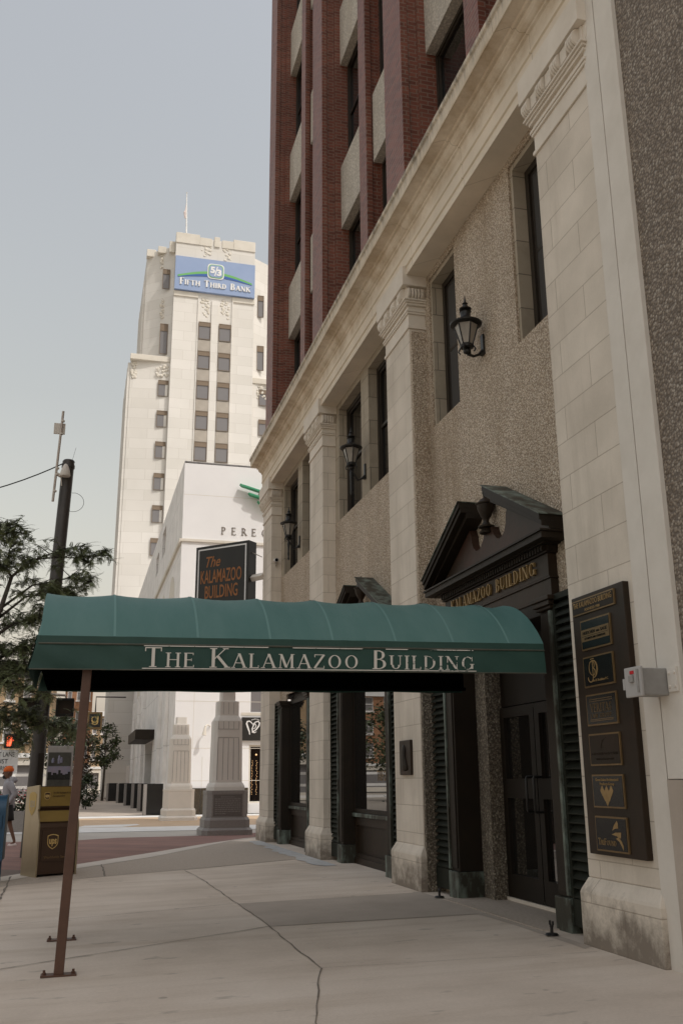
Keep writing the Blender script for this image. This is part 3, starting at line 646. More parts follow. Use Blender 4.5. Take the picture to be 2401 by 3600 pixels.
def pediment(c):
    mb = MB()
    mb.box(.285, .45, c-1.72, c+1.72, 3.716, 3.95); mb.box(.265, .45, c-1.735, c+1.735, 3.951, 3.975)
    mb.box(.27, .45, c-1.71, c+1.71, 3.976, 4.262)
    ent = mb.build('pediment', M['bronze_pat'], B, bevel=.005)
    mb = MB()
    mb.box(.235, .45, c-1.75, c+1.75, 4.263, 4.283)
    n = 46
    for k in range(n):
        y = c-1.72+3.44*(k+.25)/n; mb.box(.20, .26, y, y+3.44/n*.55, 4.284, 4.355)
    mb.box(.26, .45, c-1.76, c+1.76, 4.284, 4.355)
    for x, e, z0, z1 in ((.16, .10, 4.356, 4.372), (.05, .26, 4.373, 4.45), (.025, .285, 4.451, 4.475)): mb.box(x, .45, c-1.75-e, c+1.75+e, z0, z1)
    mb.build('cornice', M['bronze'], ent)
    # raking cornices: a moulded slab each side, cut off square at the break
    H = 2.04; slope = .515
    for s in (-1, 1):
        mb = MB(); brk = .42
        for x0, dz0, dz1 in ((.02, .10, .175), (.045, .03, .10), (.14, -.05, .03)):
            base = 4.476
            z = lambda d: base+slope*(H-d)
            poly = [(c+s*H, max(base+.001, base+dz0)), (c+s*H, base+max(dz1, .02)), (c+s*brk, z(brk)+dz1), (c+s*brk, z(brk)+dz0)]
            mb.prism(poly, lambda p, t: (t, p[0], p[1]), x0, .42)
        mb.build('raking_cornice', M['bronze'], ent, bevel=.004)
    # sheet-metal flashing on the slopes, with verdigris
    for s in (-1, 1):
        mb = MB(); z = lambda d: 4.476+.515*(2.04-d)+.178
        mb.prism([(c+s*2.06, z(2.06)), (c+s*2.06, z(2.06)+.012), (c+s*.41, z(.41)+.012), (c+s*.41, z(.41))], lambda p, t: (t, p[0], p[1]), .0, .42)
        mb.build('flashing', M['verdigris'], ent)
    # tympanum with two scooped openings beside the urn pedestal
    half = [(1.95, 4.476), (.44, 5.27)]
    scoop = [(.56, 5.2), (.60, 5.05), (.585, 4.93), (.53, 4.84), (.45, 4.785), (.36, 4.77), (.27, 4.80), (.19, 4.87), (.135, 4.96), (.125, 5.0)]
    poly = [(c-1.95, 4.476), (c+1.95, 4.476), (c+.64, 5.14)]+[(c+d, z) for d, z in scoop[1:]]+[(c-d, z) for d, z in scoop[:0:-1]]+[(c-.64, 5.14)]
    mb = MB(); mb.prism(poly, lambda p, t: (t, p[0], p[1]), .275, .40); mb.build('tympanum', M['bronze_red'], ent)
    u = MB(); u.lathe([(.06, 0), (.125, .0), (.135, .03), (.10, .055), (.085, .09), (.14, .11), (.145, .14), (.075, .17), (.05, .23), (.06, .27), (.10, .34), (.145, .46), (.155, .54), (.175, .55), (.18, .575), (.13, .585), (.10, .64), (.055, .67), (.03, .70), (.045, .76), (.05, .80), (.03, .86), (.004, .90)], (.20, c, 4.90), 18); u.v = [(.255+(p[0]-.20)*.80, c+(p[1]-c)*.80, 4.93+(p[2]-4.90)*.76) for p in u.v]
    u.build('urn', M['bronze_pat'], ent, smooth=True)
    return ent
for c in bays:
    for s in (-1, 1):
        a, b = sorted((c+s*1.795, c+s*2.475)); louvre_shutter(a, b); jamb(c, s)
for c in bays[:2]:
    p = pediment(c)
    if c == bays[0]:
        mb = MB(); serif_text(mb, 'KALAMAZOO', (.27, c+1.42, 4.045), cap=.172, width=1.50, depth=.03, track=.12, **FX); mb.build('lettering', M['gold'], p); mb = MB()
        serif_text(mb, 'BUILDING', (.27, c-.22, 4.045), cap=.172, width=1.20, depth=.03, track=.12, **FX); mb.build('lettering', M['gold'], p)
# shop bays: window over a panelled bulkhead
def shopfront(c):
    mb = MB(); y0, y1 = c-1.52, c+1.52
    mb.panel(.47, y0, y1, .98, 3.72, [(y0+.1, y1-.1, 1.06, 3.62)], .06); mb.box(.54, .60, c-.05, c+.05, 3.0, 3.62) if False else None
    w = mb.build('shop_window', M['bronze'], B)
    MB().quad((.50, y0, 1.0), (.50, y1, 1.0), (.50, y1, 3.7), (.50, y0, 3.7)).build('pane', M['shop_pane'], w)
    mb = MB()
    mb.panel(.50, y0, y1, -.05, .90, [(y0+.12, y1-.12, .20, .74)], .05); mb.quad((.55, y0, .1), (.55, y1, .1), (.55, y1, .8), (.55, y0, .8)); mb.box(.47, .56, y0, y1, -.05, .12)
    bk = mb.build('bulkhead', M['bronze_pat'], B)
    MB().box(.43, .60, y0, y1, .901, .975).build('sill', M['verdigris'], bk, bevel=.01)
    MB().box(.56, .97, y0, y1, 3.72, 3.95).build('shop_head', M['bronze'], B)
for c in bays[1:]: shopfront(c)
w = [o for o in B.children if o.name.startswith('shop_window')][0]
mb = MB(); sans_text(mb, 'TRIFOUND', (.498, bays[1]-.10, 1.60), cap=.19, width=1.05, depth=.002, **FX); mb.build('lettering', M['goldline'], w)
# entrance recess
c = c0
MB().box(.60, .95, c+1.10, c+1.52, -.05, 3.7).build('recess_pier', M['peb_shade'], B)
MB().box(.62, .95, c-1.52, c-1.10, -.05, 3.7).build('recess_pier', M['peb_shade'], B)
mb = MB(); mb.box(.30, .97, c-1.52, c+1.52, 3.55, 3.9); mb.box(.84, .95, c-1.10, c+1.10, 2.62, 3.55); mb.build('recess_ceiling', M['door'], B)
mb = MB(); mb.box(.0, .95, c-1.52, c+1.52, -.05, .012); fl = mb.build('threshold', M['walk_agg'], B)
MB().box(.78, .95, c-1.10, c+1.10, .0125, .055).build('sill_strip', M['lime_plain'], B)
for s in (-1, 1):
    a, b = sorted((c+s*.01, c+s*1.09)); mb = MB()
    mb.panel(.80, a, b, .06, 2.60, [(a+.13, b-.13, .36, 1.36), (a+.13, b-.13, 1.62, 2.46)], .08)
    d = mb.build('door', M['door'], B)
    MB().quad((.85, a+.05, .1), (.85, b-.05, .1), (.85, b-.05, 2.55), (.85, a+.05, 2.55)).build('pane', M['shop_pane'], d)
    yy = c+s*.11
    MB().tube([(.80, yy, 1.20), (.70, yy, 1.20), (.69, yy, 1.22), (.69, yy, 1.62), (.70, yy, 1.64), (.80, yy, 1.64)], .018, 8).build('handle', M['blackmetal'], d, smooth=True)

# --- brick tower above the cornice
def pier(name, yc, w, x, z0=11.3, z1=36):
    mb = MB(); mb.box(x, x+.14, yc-w/2, yc+w/2, z0, z1); mb.box(x+.14, x+.34, yc-w/2+.035, yc+w/2-.035, z0, z1)
    mb.box(x+.34, 1.2, yc-w/2-.03, yc+w/2+.03, z0, z1)
    return mb.build(name, M['brick'], B)
majors = [8.73, 14.94, 21.25, 27.78]; minors = bays
for y in majors: pier('brick_pier', y, 1.06, .10)
for y in minors: pier('brick_mullion', y, .56, .44)
spz = [(11.3, 12.05), (15.25, 17.08), (20.3, 22.13), (25.35, 27.18), (30.4, 32.23)]
alln = sorted([(y, 1.06) for y in majors]+[(y, .56) for y in minors])
for (ya, wa), (yb, wb) in zip(alln[:-1], alln[1:]):
    y0, y1 = ya+wa/2+.028, yb-wb/2-.028
    for z0, z1 in spz: MB().box(.60, .95, y0, y1, z0, z1).build('spandrel', M['conc_panel'], B)
    for (a, b), (c_, d_) in zip(spz[:-1], spz[1:]): sash(y0, y1, b, c_, .80, fw=.09, meet=True)

# ================================================================ neighbour building
NB = thing('neighbour_building', (0, 6, 0), 'brown coarse pebble dash building with smooth pale edge strip beside the limestone front', 'building')
MB().box(.10, 14, -20, 7.43, 1.606, 24).build('pebble_wall', M['peb_big'], NB)
MB().box(.05, .5, 7.43, 7.775, 1.606, 24).build('edge_strip', M['lime_strip'], NB, bevel=.008)
MB().box(.045, 14, -20, 7.785, -.05, 1.60).build('base_course', M['walk_dk'], NB)
# small wall fittings
mb = MB(); mb.box(.03, .049, 7.46, 7.60, 2.36, 2.58)
for y, z in ((7.49, 2.41), (7.57, 2.41), (7.49, 2.53), (7.57, 2.53)): mb.tube([(.02, y, z), (.04, y, z)], .016, 8)
tag(mb.build('mounting_plate', M['lime_strip'], bevel=.003), 'small square blank plate with four bolt holes on pale strip of the neighbouring wall', 'plate')

# ================================================================ things fixed to the building
# --- tenant board with seven plates
D = thing('directory_board', (0, 8.7, .88), 'tall dark bronze directory board of seven tenant plates on limestone pier', 'sign board')
mb = MB(); mb.add([(-.02,9.22,3.50),(-.02,8.21,3.50),(-.02,8.13,.885),(-.02,9.17,.885),(.085,9.22,3.50),(.085,8.21,3.50),(.085,8.13,.885),(.085,9.17,.885)], [(0,1,2,3),(0,4,5,1),(1,5,6,2),(2,6,7,3),(3,7,4,0)])
mb.v = [(-.02 if p[0] < 0 else .085, {9.22: 9.21, 9.17: 9.21, 8.21: 8.17, 8.13: 8.17}[p[1]], p[2]) for p in mb.v]
mb.build('board', M['bronze_pat'], D, bevel=.008)
def plate(y0, y1, z0, z1, m='black', edge=.016):
    mb = MB(); mb.box(-.036, -.019, y0, y1, z0, z1); f = mb.build('plate', M['goldline'], D)
    MB().box(-.040, -.0365, y0+edge, y1-edge, z0+edge, z1-edge).build('face', M[m], f); return f
def on(f, name, m, fn):
    mb = MB(); fn(mb); mb.build(name, M[m], f, weld=False)
PX = -.0402
y1, y0 = 9.03, 8.44; cy = (y0+y1)/2
f = plate(8.325, 9.175, 3.295, 3.455, 'bronze', .014)
on(f, 'lettering', 'gold', lambda m: (sans_text(m, 'THE KALAMAZOO BUILDING', (PX, 9.14, 3.372), cap=.058, width=.78, **FX), sans_text(m, 'FOUNDED 1908', (PX, 8.90, 3.318), cap=.028, width=.30, **FX)))
f = plate(y0, y1, 2.91, 3.225)
mb = MB(); mb.box(-.0415, -.0402, y0+.018, y1-.018, 3.0, 3.125); mb.build('gold_band', M['goldline'], f)
on(f, 'lettering', 'black', lambda m: (sans_text(m, 'HUESCHEN', (-.0416, y1-.05, 3.072), cap=.032, width=.25, **FX), sans_text(m, 'AND', (-.0416, y1-.325, 3.072), cap=.022, width=.065, **FX), sans_text(m, 'SAGE', (-.0416, y1-.41, 3.072), cap=.032, width=.125, **FX), sans_text(m, 'ATTORNEYS AND COUNSELORS', (-.0416, y1-.08, 3.018), cap=.022, width=.42, **FX), m.box(-.0424, -.0416, y0+.03, y1-.03, 3.052, 3.056)))
f = plate(y0, y1, 2.525, 2.84)
def jdb(m):
    o = (PX, y1-.10, 2.56)
    circ = lambda cx, cy_, rx, ry, a0, a1, n=20: [(cx+rx*math.cos(R(a0+(a1-a0)*i/n)), cy_+ry*math.sin(R(a0+(a1-a0)*i/n))) for i in range(n+1)]
    ribbon(m, [(.095, .235), (.095, .06)]+circ(.045, .06, .05, .045, 0, -190, 12), .011, o, FX['r'], FX['u'], .002)
    ribbon(m, circ(.10, .155, .075, .075, 60, 300), .008, o, FX['r'], FX['u'], .003)
    ribbon(m, circ(.10, .145, .085, .09, 80, -90), [.004+.016*math.sin(math.pi*i/20) for i in range(21)], o, FX['r'], FX['u'], .004)
    ribbon(m, circ(.10, .185, .035, .035, 90, -90, 10), .008, o, FX['r'], FX['u'], .005)
    ribbon(m, circ(.10, .115, .045, .035, 90, -80, 10), .008, o, FX['r'], FX['u'], .006)
    ribbon(m, [(.065, .245), (.13, .25)], .007, o, FX['r'], FX['u'], .007)
    sans_text(m, 'ohn D. Bradshaw P.C.', (PX, y1-.175, 2.575), cap=.024, width=.31, **FX)
on(f, 'lettering', 'gold', jdb)
f = plate(y0, y1, 2.135, 2.45)
def ver(m):
    for z in (2.395, 2.375, 2.178, 2.192): m.box(PX-.001, PX, y0+.07, y1-.07, z, z+.006)
    serif_text(m, 'VERITAS', (PX, y1-.085, 2.27), cap=.085, width=.42, depth=.002, font=SERIF_LT, **FX); serif_text(m, 'LAW GROUP', (PX, y1-.085, 2.212), cap=.040, width=.41, depth=.002, font=SERIF_LT, track=.25, **FX)
on(f, 'lettering', 'goldline', ver)
f = plate(y0, y1, 1.74, 2.055, 'bronze_pat')
def crk(m):
    o = (PX, cy+.06, 1.91)
    ribbon(m, [(-.05, .085), (-.01, .10), (.02, .07), (.02, .02), (.05, -.005), (.09, .0)], .007, o, FX['r'], FX['u'], .001)
    ribbon(m, [(.10, .10), (.05, .085), (.015, .05), (.0, .0), (-.03, -.01)], .006, o, FX['r'], FX['u'], .003)
    sans_text(m, 'CROCKER & CROCKER', (PX, y1-.05, 1.845), cap=.024, width=.49, **FX); sans_text(m, 'ATTORNEYS AT LAW', (PX, y1-.13, 1.795), cap=.017, width=.33, **FX)
on(f, 'lettering', 'bronze_red', crk)
f = plate(y0, y1, 1.335, 1.655)
def glk(m):
    sans_text(m, 'Great Lakes Architectural', (PX, y1-.08, 1.592), cap=.026, width=.43, **FX); sans_text(m, 'Products Group', (PX, y1-.16, 1.552), cap=.026, width=.27, **FX)
    o = (PX, cy+.015, 1.375)
    for cx_, cz in ((-.085, .125), (0, .125), (.085, .125), (-.043, .075), (.043, .075), (0, .028)):
        poly2d(m, [(cx_, cz-.052), (cx_+.038, cz), (cx_, cz+.052), (cx_-.038, cz)], o, FX['r'], FX['u'], .002)
on(f, 'lettering', 'gold', glk)
f = plate(y0, y1, .925, 1.255)
def tri(m):
    serif_text(m, 'TriFound', (PX, y1-.045, .985), cap=.062, width=.34, depth=.002, font=SERIF_LT, small=.75, **FX)
    o = (PX, y1-.32, .96); r, u = FX['r'], FX['u']
    poly2d(m, [(.005, .165), (.05, .185), (.115, .19), (.115, .235), (.10, .26), (.04, .215)], o, r, u, .002)
    poly2d(m, [(-.01, .13), (.06, .15), (.165, .155), (.15, .10), (.07, .12)], o, r, u, .002)
    poly2d(m, [(.06, .095), (.12, .07), (.165, .02), (.185, -.01), (.19, .03), (.16, .075), (.11, .11)], o, r, u, .002)
on(f, 'lettering', 'gold', tri)
D.location.x += .035*K
# --- electric disconnect box
E_ = thing('electric_box', (.05, 7.72, 2.45), 'small grey electric switch box with red sticker beside the directory board', 'switch box')
MB().box(-.21, .06, 7.62, 7.84, 2.335, 2.58).build('box', M['grey'], E_, bevel=.015)
l = MB().box(-.245, -.211, 7.60, 7.865, 2.325, 2.595).build('lid', M['greylid'], E_, bevel=.012)
MB().box(-.252, -.2455, 7.70, 7.76, 2.53, 2.56).build('sticker', M['red'], l)
MB().box(-.27, -.2455, 7.705, 7.765, 2.455, 2.52).build('toggle', M['grey'], l, bevel=.008)
MB().box(-.26, -.246, 7.625, 7.65, 2.36, 2.57).build('hinge', M['grey'], l, bevel=.006)
MB().box(-.243, -.225, 7.866, 7.90, 2.40, 2.50).build('latch', M['greylid'], l)
# --- portrait plaque
P_ = thing('portrait_plaque', (.06, 15.02, 1.97), 'bronze memorial plaque with relief portrait on limestone pilaster', 'plaque')
MB().box(.035, .079, 14.755, 15.30, 1.69, 2.235).build('back_plate', M['bronze_pat'], P_, bevel=.012)
mb = MB()
ring = lambda x, pts: [(x, 15.11-p[0], 1.96+p[1]) for p in pts]
head = [(.0, .20), (.06, .21), (.11, .17), (.13, .10), (.12, .03), (.14, -.02), (.19, -.10), (.23, -.20), (.05, -.22), (-.03, -.19), (-.02, -.12), (.03, -.06), (.01, -.02), (-.02, .0), (.0, .05), (-.03, .07), (-.01, .12)]
cx_ = sum(p[0] for p in head)/len(head); cz = sum(p[1] for p in head)/len(head)
mb.loft([ring(.034, head), ring(.012, [((p[0]-cx_)*.85+cx_, (p[1]-cz)*.85+cz) for p in head]), ring(.0, [((p[0]-cx_)*.5+cx_, (p[1]-cz)*.5+cz) for p in head])])
mb.build('relief', M['bronze'], P_, smooth='all')
mb = MB(); sans_text(mb, 'LABAN A.', (.0345, 14.93, 2.03), cap=.025, width=.13, **FX); sans_text(mb, 'ARNOLD', (.0345, 14.93, 1.99), cap=.025, width=.12, **FX) if False else None
for z in (1.755, 1.735, 1.715): mb.box(.033, .0345, 14.80, 15.25, z, z+.008)
mb.v = [p for p in mb.v] ; mb2 = MB()
for z, a, b in ((2.03, 14.80, 14.92), (1.99, 14.80, 14.92), (1.755, 14.80, 15.25), (1.735, 14.82, 15.23), (1.715, 14.85, 15.2)): mb2.box(.032, .0345, a, b, z, z+.012)
mb2.build('inscription', M['bronze_red'], P_)
# --- gas-lamp style wall lanterns
def lantern(yc, tail):
    x, z = (.12, 7.69) if not tail else (.08, 7.88)
    T = thing('wall_lantern', (.39, yc, 7.8), None, 'lantern', 'wall lanterns between the upper windows')
    mb = MB(); mb.box(.36, .389, yc-.045, yc+.045, 7.72, 8.03); mb.lathe([(.0, 0), (.05, 0), (.06, .02), (.0, .03)], (.372, yc, 7.70), 10)
    mb.tube([(.37, yc, 7.78), (.30, yc, 7.70), (.22, yc, 7.665), (x, yc, z)], .022, 8)
    mb.build('bracket', M['blackmetal'], T, smooth=True)
    p = [(.02, 0), (.055, .02), (.06, .05), (.04, .08), (.10, .10), (.105, .13), (.09, .145)]
    if tail: p = [(.005, -.55), (.03, -.50), (.02, -.45), (.03, -.36), (.024, -.30), (.028, -.2), (.04, -.10), (.03, -.06)]+p
    mb = MB(); mb.lathe(p, (x, yc, z), 12)
    for a in range(4):
        t = R(45+90*a); mb.tube([(x+.10*math.cos(t), yc+.10*math.sin(t), z+.12), (x+.135*math.cos(t), yc+.135*math.sin(t), z+.06), (x+.11*math.cos(t), yc+.11*math.sin(t), z+.02)], .012, 6)
    mb.build('base', M['blackmetal'], T, smooth=True)
    n = 6; r0, r1, zb, zt = .085, .185, z+.146, z+.49
    ring = lambda r, zz: [(x+r*math.cos(R(30+60*k)), yc+r*math.sin(R(30+60*k)), zz) for k in range(n)]
    MB().loft([ring(r0, zb), ring(r1, zt)]).build('glass', M['lamp_glass'], T)
    mb = MB()
    for a, b in zip(ring(r0+.004, zb), ring(r1+.004, zt)): mb.tube([a, b], .011, 6)
    mb.tube(ring(r0, zb)+ring(r0, zb)[:1], .014, 6)
    mb.build('glazing_bars', M['blackmetal'], T)
    top_ = [(.0, .58), (.19, .58), (.235, .60), (.24, .625), (.20, .645), (.13, .69), (.085, .735), (.075, .76), (.08, .84), (.09, .85), (.055, .865), (.05, .88), (.09, .895), (.095, .91), (.055, .93), (.04, .97), (.03, 1.0), (.045, 1.01), (.02, 1.04), (.012, 1.10), (.002, 1.17)]
    MB().lathe([(r_, .475+(q-.58)*.86) for r_, q in top_], (x, yc, z-.02), 24).build('lamp_cap', M['blackmetal'], T, smooth=True)
    return T
lamps = [lantern(bays[0]+.07, False), lantern(bays[1], True), lantern(bays[2], True)]
for o, t in zip(lamps, ('black gas style wall lantern on pebble wall over entrance pediment', 'black wall lantern on stone mullion above the shop pediment', 'farthest black wall lantern nearest the corner camera')): o['label'] = t
# --- small camera near the corner
C_ = thing('security_camera', (.22, 26.93, 7.85), 'small white and black security camera on stone pilaster', 'camera')
MB().tube([(.22, 26.93, 7.72), (.22, 26.86, 7.80), (.22, 26.84, 7.86)], .014, 6).build('bracket', M['grey'], C_)
MB().lathe([(.0, -.03), (.04, -.03), (.05, .0), (.05, .09), (.03, .12), (.0, .125)], (0, 0, 0), 14).v
mb = MB(); mb.tube([(.20, 26.93, 7.89), (.20, 26.72, 7.86)], [.05, .06], 14); mb.build('housing', M['white'], C_, smooth=True)
mb = MB(); mb.tube([(.20, 26.725, 7.86), (.20, 26.71, 7.858)], [.048, .05], 14); mb.build('lens', M['black'], C_)
# --- projecting corner sign
T = thing('blade_sign', (-.2, 28.7, 6.4), 'black illuminated box sign with orange letters on corner bracket', 'sign')
r = V((-1.80+.33, 29.93-28.5, 0)); L_ = r.length; r.normalize(); rr = -r; n = V((rr.y, -rr.x, 0))     # rr: reading direction (towards the wall)
o0 = V((-1.80, 29.93, 6.45)); th = .42
n = rr.cross(V((0, 0, 1)))
def oc(a, z, d): return tuple(o0+rr*a+V((0, 0, z))-n*d)
mb = MB(); mb.add([oc(0, 0, 0), oc(L_, 0, 0), oc(L_, 0, th), oc(0, 0, th), oc(0, 2.42, 0), oc(L_, 2.42, 0), oc(L_, 2.42, th), oc(0, 2.42, th)], [(0,1,2,3),(4,5,6,7),(0,1,5,4),(1,2,6,5),(2,3,7,6),(3,0,4,7)])
mb.build('cabinet', M['signblk'], T, bevel=.012)
mb = MB(); e, w_ = .09, .045
for a0, a1, z0, z1 in ((e, L_-e, 2.42-e-w_, 2.42-e), (e, L_-e, e, e+w_), (e, e+w_, e+w_, 2.42-e-w_), (L_-e-w_, L_-e, e+w_, 2.42-e-w_)):
    put_polys(mb, [[(a0, z0), (a1, z0), (a1, z1), (a0, z1)]], o0, rr, (0, 0, 1), 1, 1, .006)
mb.build('border', M['white'], T)
for t_, a_, z_, cp, wd, sh in (('The', .42, 1.72, .34, .56, .35), ('KALAMAZOO', .22, 1.20, .42, L_-.48, 0), ('BUILDING', .40, .71, .40, 1.26, 0)):
    sans_text(MB(), t_, tuple(o0+rr*a_+V((0, 0, z_))), rr, (0, 0, 1), cap=cp, width=wd, depth=.008, shear=sh, bold=.01).build('lettering', M['orange'], T)
mb = MB(); a = o0+rr*L_-n*.2
for z in (7.52, 7.86): pass
mb.tube([tuple(V((a.x, a.y, 7.68))), (.1, 28.2, 7.68)], .11, 4); mb.build('bracket', M['lime_strip'], T)
mb = MB(); mb.tube([tuple(V((a.x, a.y, 8.5))), (.05, 28.32, 8.3)], .015, 6); mb.tube([tuple(V((a.x, a.y, 6.6))), (.05, 28.32, 6.9)], .025, 6); mb.tube([tuple(V((a.x, a.y, 6.9))), (.05, 28.32, 6.55)], .025, 6); mb.build('stay', M['steel'], T)
# --- floor hooks that hold the doors
for x, y, t in ((.0, 13.55, 'far'), (-.06, 10.02, 'near')):
    mb = MB(); mb.lathe([(.0, 0), (.075, 0), (.06, .015), (.018, .02), (.016, .07), (.022, .075), (.022, .085), (.0, .085)], (x, y, .012), 10)
    mb.tube([(x-.0, y+.035, .15), (x, y+.035, .115), (x, y, .092), (x, y-.035, .115), (x, y-.035, .15)], .012, 6)
    tag(mb.build('door_stop', M['blackmetal'], smooth=True), 'small black iron hooked post on floor by %s door jamb' % t, 'door stop', 'iron floor hooks at the entrance')

# ================================================================ entrance canopy
A = thing('entrance_canopy', (-2.7, 11.07, 2.4), 'long green barrel canvas canopy reaching from the entrance to two brown posts', 'canopy')
Y0, Y1, YC = 9.84, 12.30, 11.07; hw = (Y1-Y0)/2
XL, XR = -5.54, -.03; sl = .0135
rise = .63; RR = (hw*hw+rise*rise)/(2*rise); th0 = math.asin(hw/RR)
ribs_x = [-5.54, -4.79, -3.95, -3.19, -2.51, -1.80, -1.13, -.46]
NA = 28
def arch(x, dz=0, lift=0, inset=0):
    pts = []
    for i in range(NA+1):
        t = -th0+2*th0*i/NA
        pts.append((x, YC+(RR-inset)*math.sin(t), 3.10+sl*x+dz+(RR-inset)*math.cos(t)-RR*math.cos(th0)+lift*math.cos(t*math.pi/2/th0)))
    return pts
mb = MB(); rings = []
xs = []
for a, b in zip(ribs_x, ribs_x[1:]+[XR]):
    for k in range(6): xs.append((a+(b-a)*k/6, 4*(k/6)*(1-k/6)))
xs.append((XR, 0))
rnd = random.Random(5)
for x, s in xs:
    rings.append([(p[0], p[1]+rnd.uniform(-.002, .002), p[2]+rnd.uniform(-.0015, .0015)) for p in arch(x-(.0 if x > XL else -.03), 0, -.032*s)])
mb.loft(rings, closed=False)
mb.build('canvas_top', M['canvas'], A, smooth='all')
# street end: arched gable
mb = MB(); g = arch(XL+.03); base = [(XL-.01, Y0, 3.02+sl*XL), (XL-.01, Y1, 3.02+sl*XL)]
mb.add(g+[base[1], base[0]], [tuple(range(len(g)+2))]); mb.build('end_panel', M['canvas'], A)
# eaves band and valances (the street end flares outwards)
nx = 60
def wav(x, z): return (1.5 if x < -4.6 else .35)*(.010*math.sin(x*7.3+z*16)+.010*math.sin(x*17+1.3+z*14)+.004*math.sin(x*31))
def valance(y, s, name):
    rows = []
    for zt, fl, w in ((3.10, 0, 0), (3.035, .004, 0), (3.02, .006, 0), (2.97, .012, .4), (2.89, .018, 1), (2.82, .022, 1), (2.765, .022, .6)):
        row = []
        for i in range(nx+1):
            t = i/nx; e = -.055*max(0, (3.03-zt)/.27)*(1-min(1, t*6))
            x = XL+.0+(XR-XL)*t+e
            row.append((x, y+s*(fl+w*wav(x, zt)), zt+sl*x+(0 if zt > 2.8 else .006*math.sin(x*4.2))))
        rows.append(row)
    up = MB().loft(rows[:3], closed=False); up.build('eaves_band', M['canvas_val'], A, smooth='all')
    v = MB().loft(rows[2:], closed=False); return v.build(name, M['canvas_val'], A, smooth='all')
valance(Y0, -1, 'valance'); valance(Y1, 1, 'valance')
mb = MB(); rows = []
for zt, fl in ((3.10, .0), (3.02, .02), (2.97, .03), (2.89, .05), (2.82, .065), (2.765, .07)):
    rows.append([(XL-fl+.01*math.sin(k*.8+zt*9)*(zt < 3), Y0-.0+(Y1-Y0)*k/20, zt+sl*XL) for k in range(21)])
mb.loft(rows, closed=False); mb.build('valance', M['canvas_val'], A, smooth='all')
mb = MB()
mb.tube([(XL+.02, Y0-.012, 3.022+sl*XL), (XR, Y0-.012, 3.022+sl*XR)], .010, 6); mb.tube([(XL-.05, Y0-.030, 2.764+sl*XL), (XR, Y0-.024, 2.764+sl*XR)], .007, 6)
mb.tube([(XL-.02, Y0, 3.02+sl*XL), (XL-.02, Y1, 3.02+sl*XL)], .010, 6); mb.build('piping', M['piping'], A)
for x in ribs_x[1:]:
    mb = MB(); mb.loft([[(p[0]-.012, p[1], p[2]+.004) for p in arch(x)], [(p[0]+.012, p[1], p[2]+.004) for p in arch(x)]], closed=False); mb.build('seam', M['seam'], A, smooth='all')
# near-black sheet painting the shade inside the canopy, and steel frame
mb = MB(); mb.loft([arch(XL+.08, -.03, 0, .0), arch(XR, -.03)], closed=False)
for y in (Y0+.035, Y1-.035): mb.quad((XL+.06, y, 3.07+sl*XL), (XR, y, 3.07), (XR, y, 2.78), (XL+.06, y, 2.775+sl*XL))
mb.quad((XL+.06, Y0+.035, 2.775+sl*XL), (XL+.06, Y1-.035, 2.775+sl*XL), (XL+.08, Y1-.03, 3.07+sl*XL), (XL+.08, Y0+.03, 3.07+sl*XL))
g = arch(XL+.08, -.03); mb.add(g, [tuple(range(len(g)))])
mb.build('shade_sheet', M['shade_sheet'], A)
mb = MB()
for y in (Y0+.09, Y1-.09):
    mb.tube([(XL+.1, y, 2.80+sl*XL), (XR, y, 2.80)], .025, 6)
for x in (): mb.tube([(x, Y0+.09, 2.80+sl*x), (x, Y1-.09, 2.80+sl*x)], .02, 6)
mb.build('frame', M['shade_sheet'], A)
for y in (Y0+.10, Y1-.25):
    p = MB().loft([[(xx-.045, y-.045, zz), (xx+.045, y-.045, zz), (xx+.045, y+.045, zz), (xx-.045, y+.045, zz)] for xx, zz in ((-5.115, gz(-5.1)+.012), (-5.03, 2.86))]).build('post', M['post'], A, bevel=.008)
    mb = MB(); mb.box(-5.275, -4.955, y-.07, y+.07, gz(-5.2)+.004, gz(-5.0)+.014)
    for x in (-5.245, -4.985): mb.lathe([(.02, 0), (.02, .02), (.012, .022), (.012, .042), (0, .042)], (x, y, gz(-5.1)+.012), 8)
    mb.build('foot_plate', M['post'], p)
mb = MB(); ux = V((1, 0, sl)).normalized()
kw = dict(r=tuple(ux), u=(0, -.06, 1))
serif_text(mb, 'The Kalamazoo Building', (-4.495, Y0-.040, 2.792+sl*-4.495), cap=.198, width=3.60, depth=.0015, small=.74, track=.10, **kw)
for z0, a, b in ((3.004, 0, 3.60), (2.774, -.01, 3.61)):
    n = 14
    for k in range(n):
        if z0 > 2.9 and k in (5, 9, 11): continue
        put_polys(mb, [[(a+(b-a)*k/n, 0), (a+(b-a)*(k+1)/n+(0 if z0 < 2.9 else -.01), 0), (a+(b-a)*(k+1)/n, .0095), (a+(b-a)*k/n, .0095)]], (-4.495, Y0-.020 if z0 > 2.9 else Y0-.037, z0+sl*-4.495), kw['r'], kw['u'], 1, 1, .004)
mb.build('lettering', M['worn'], A, weld=False)

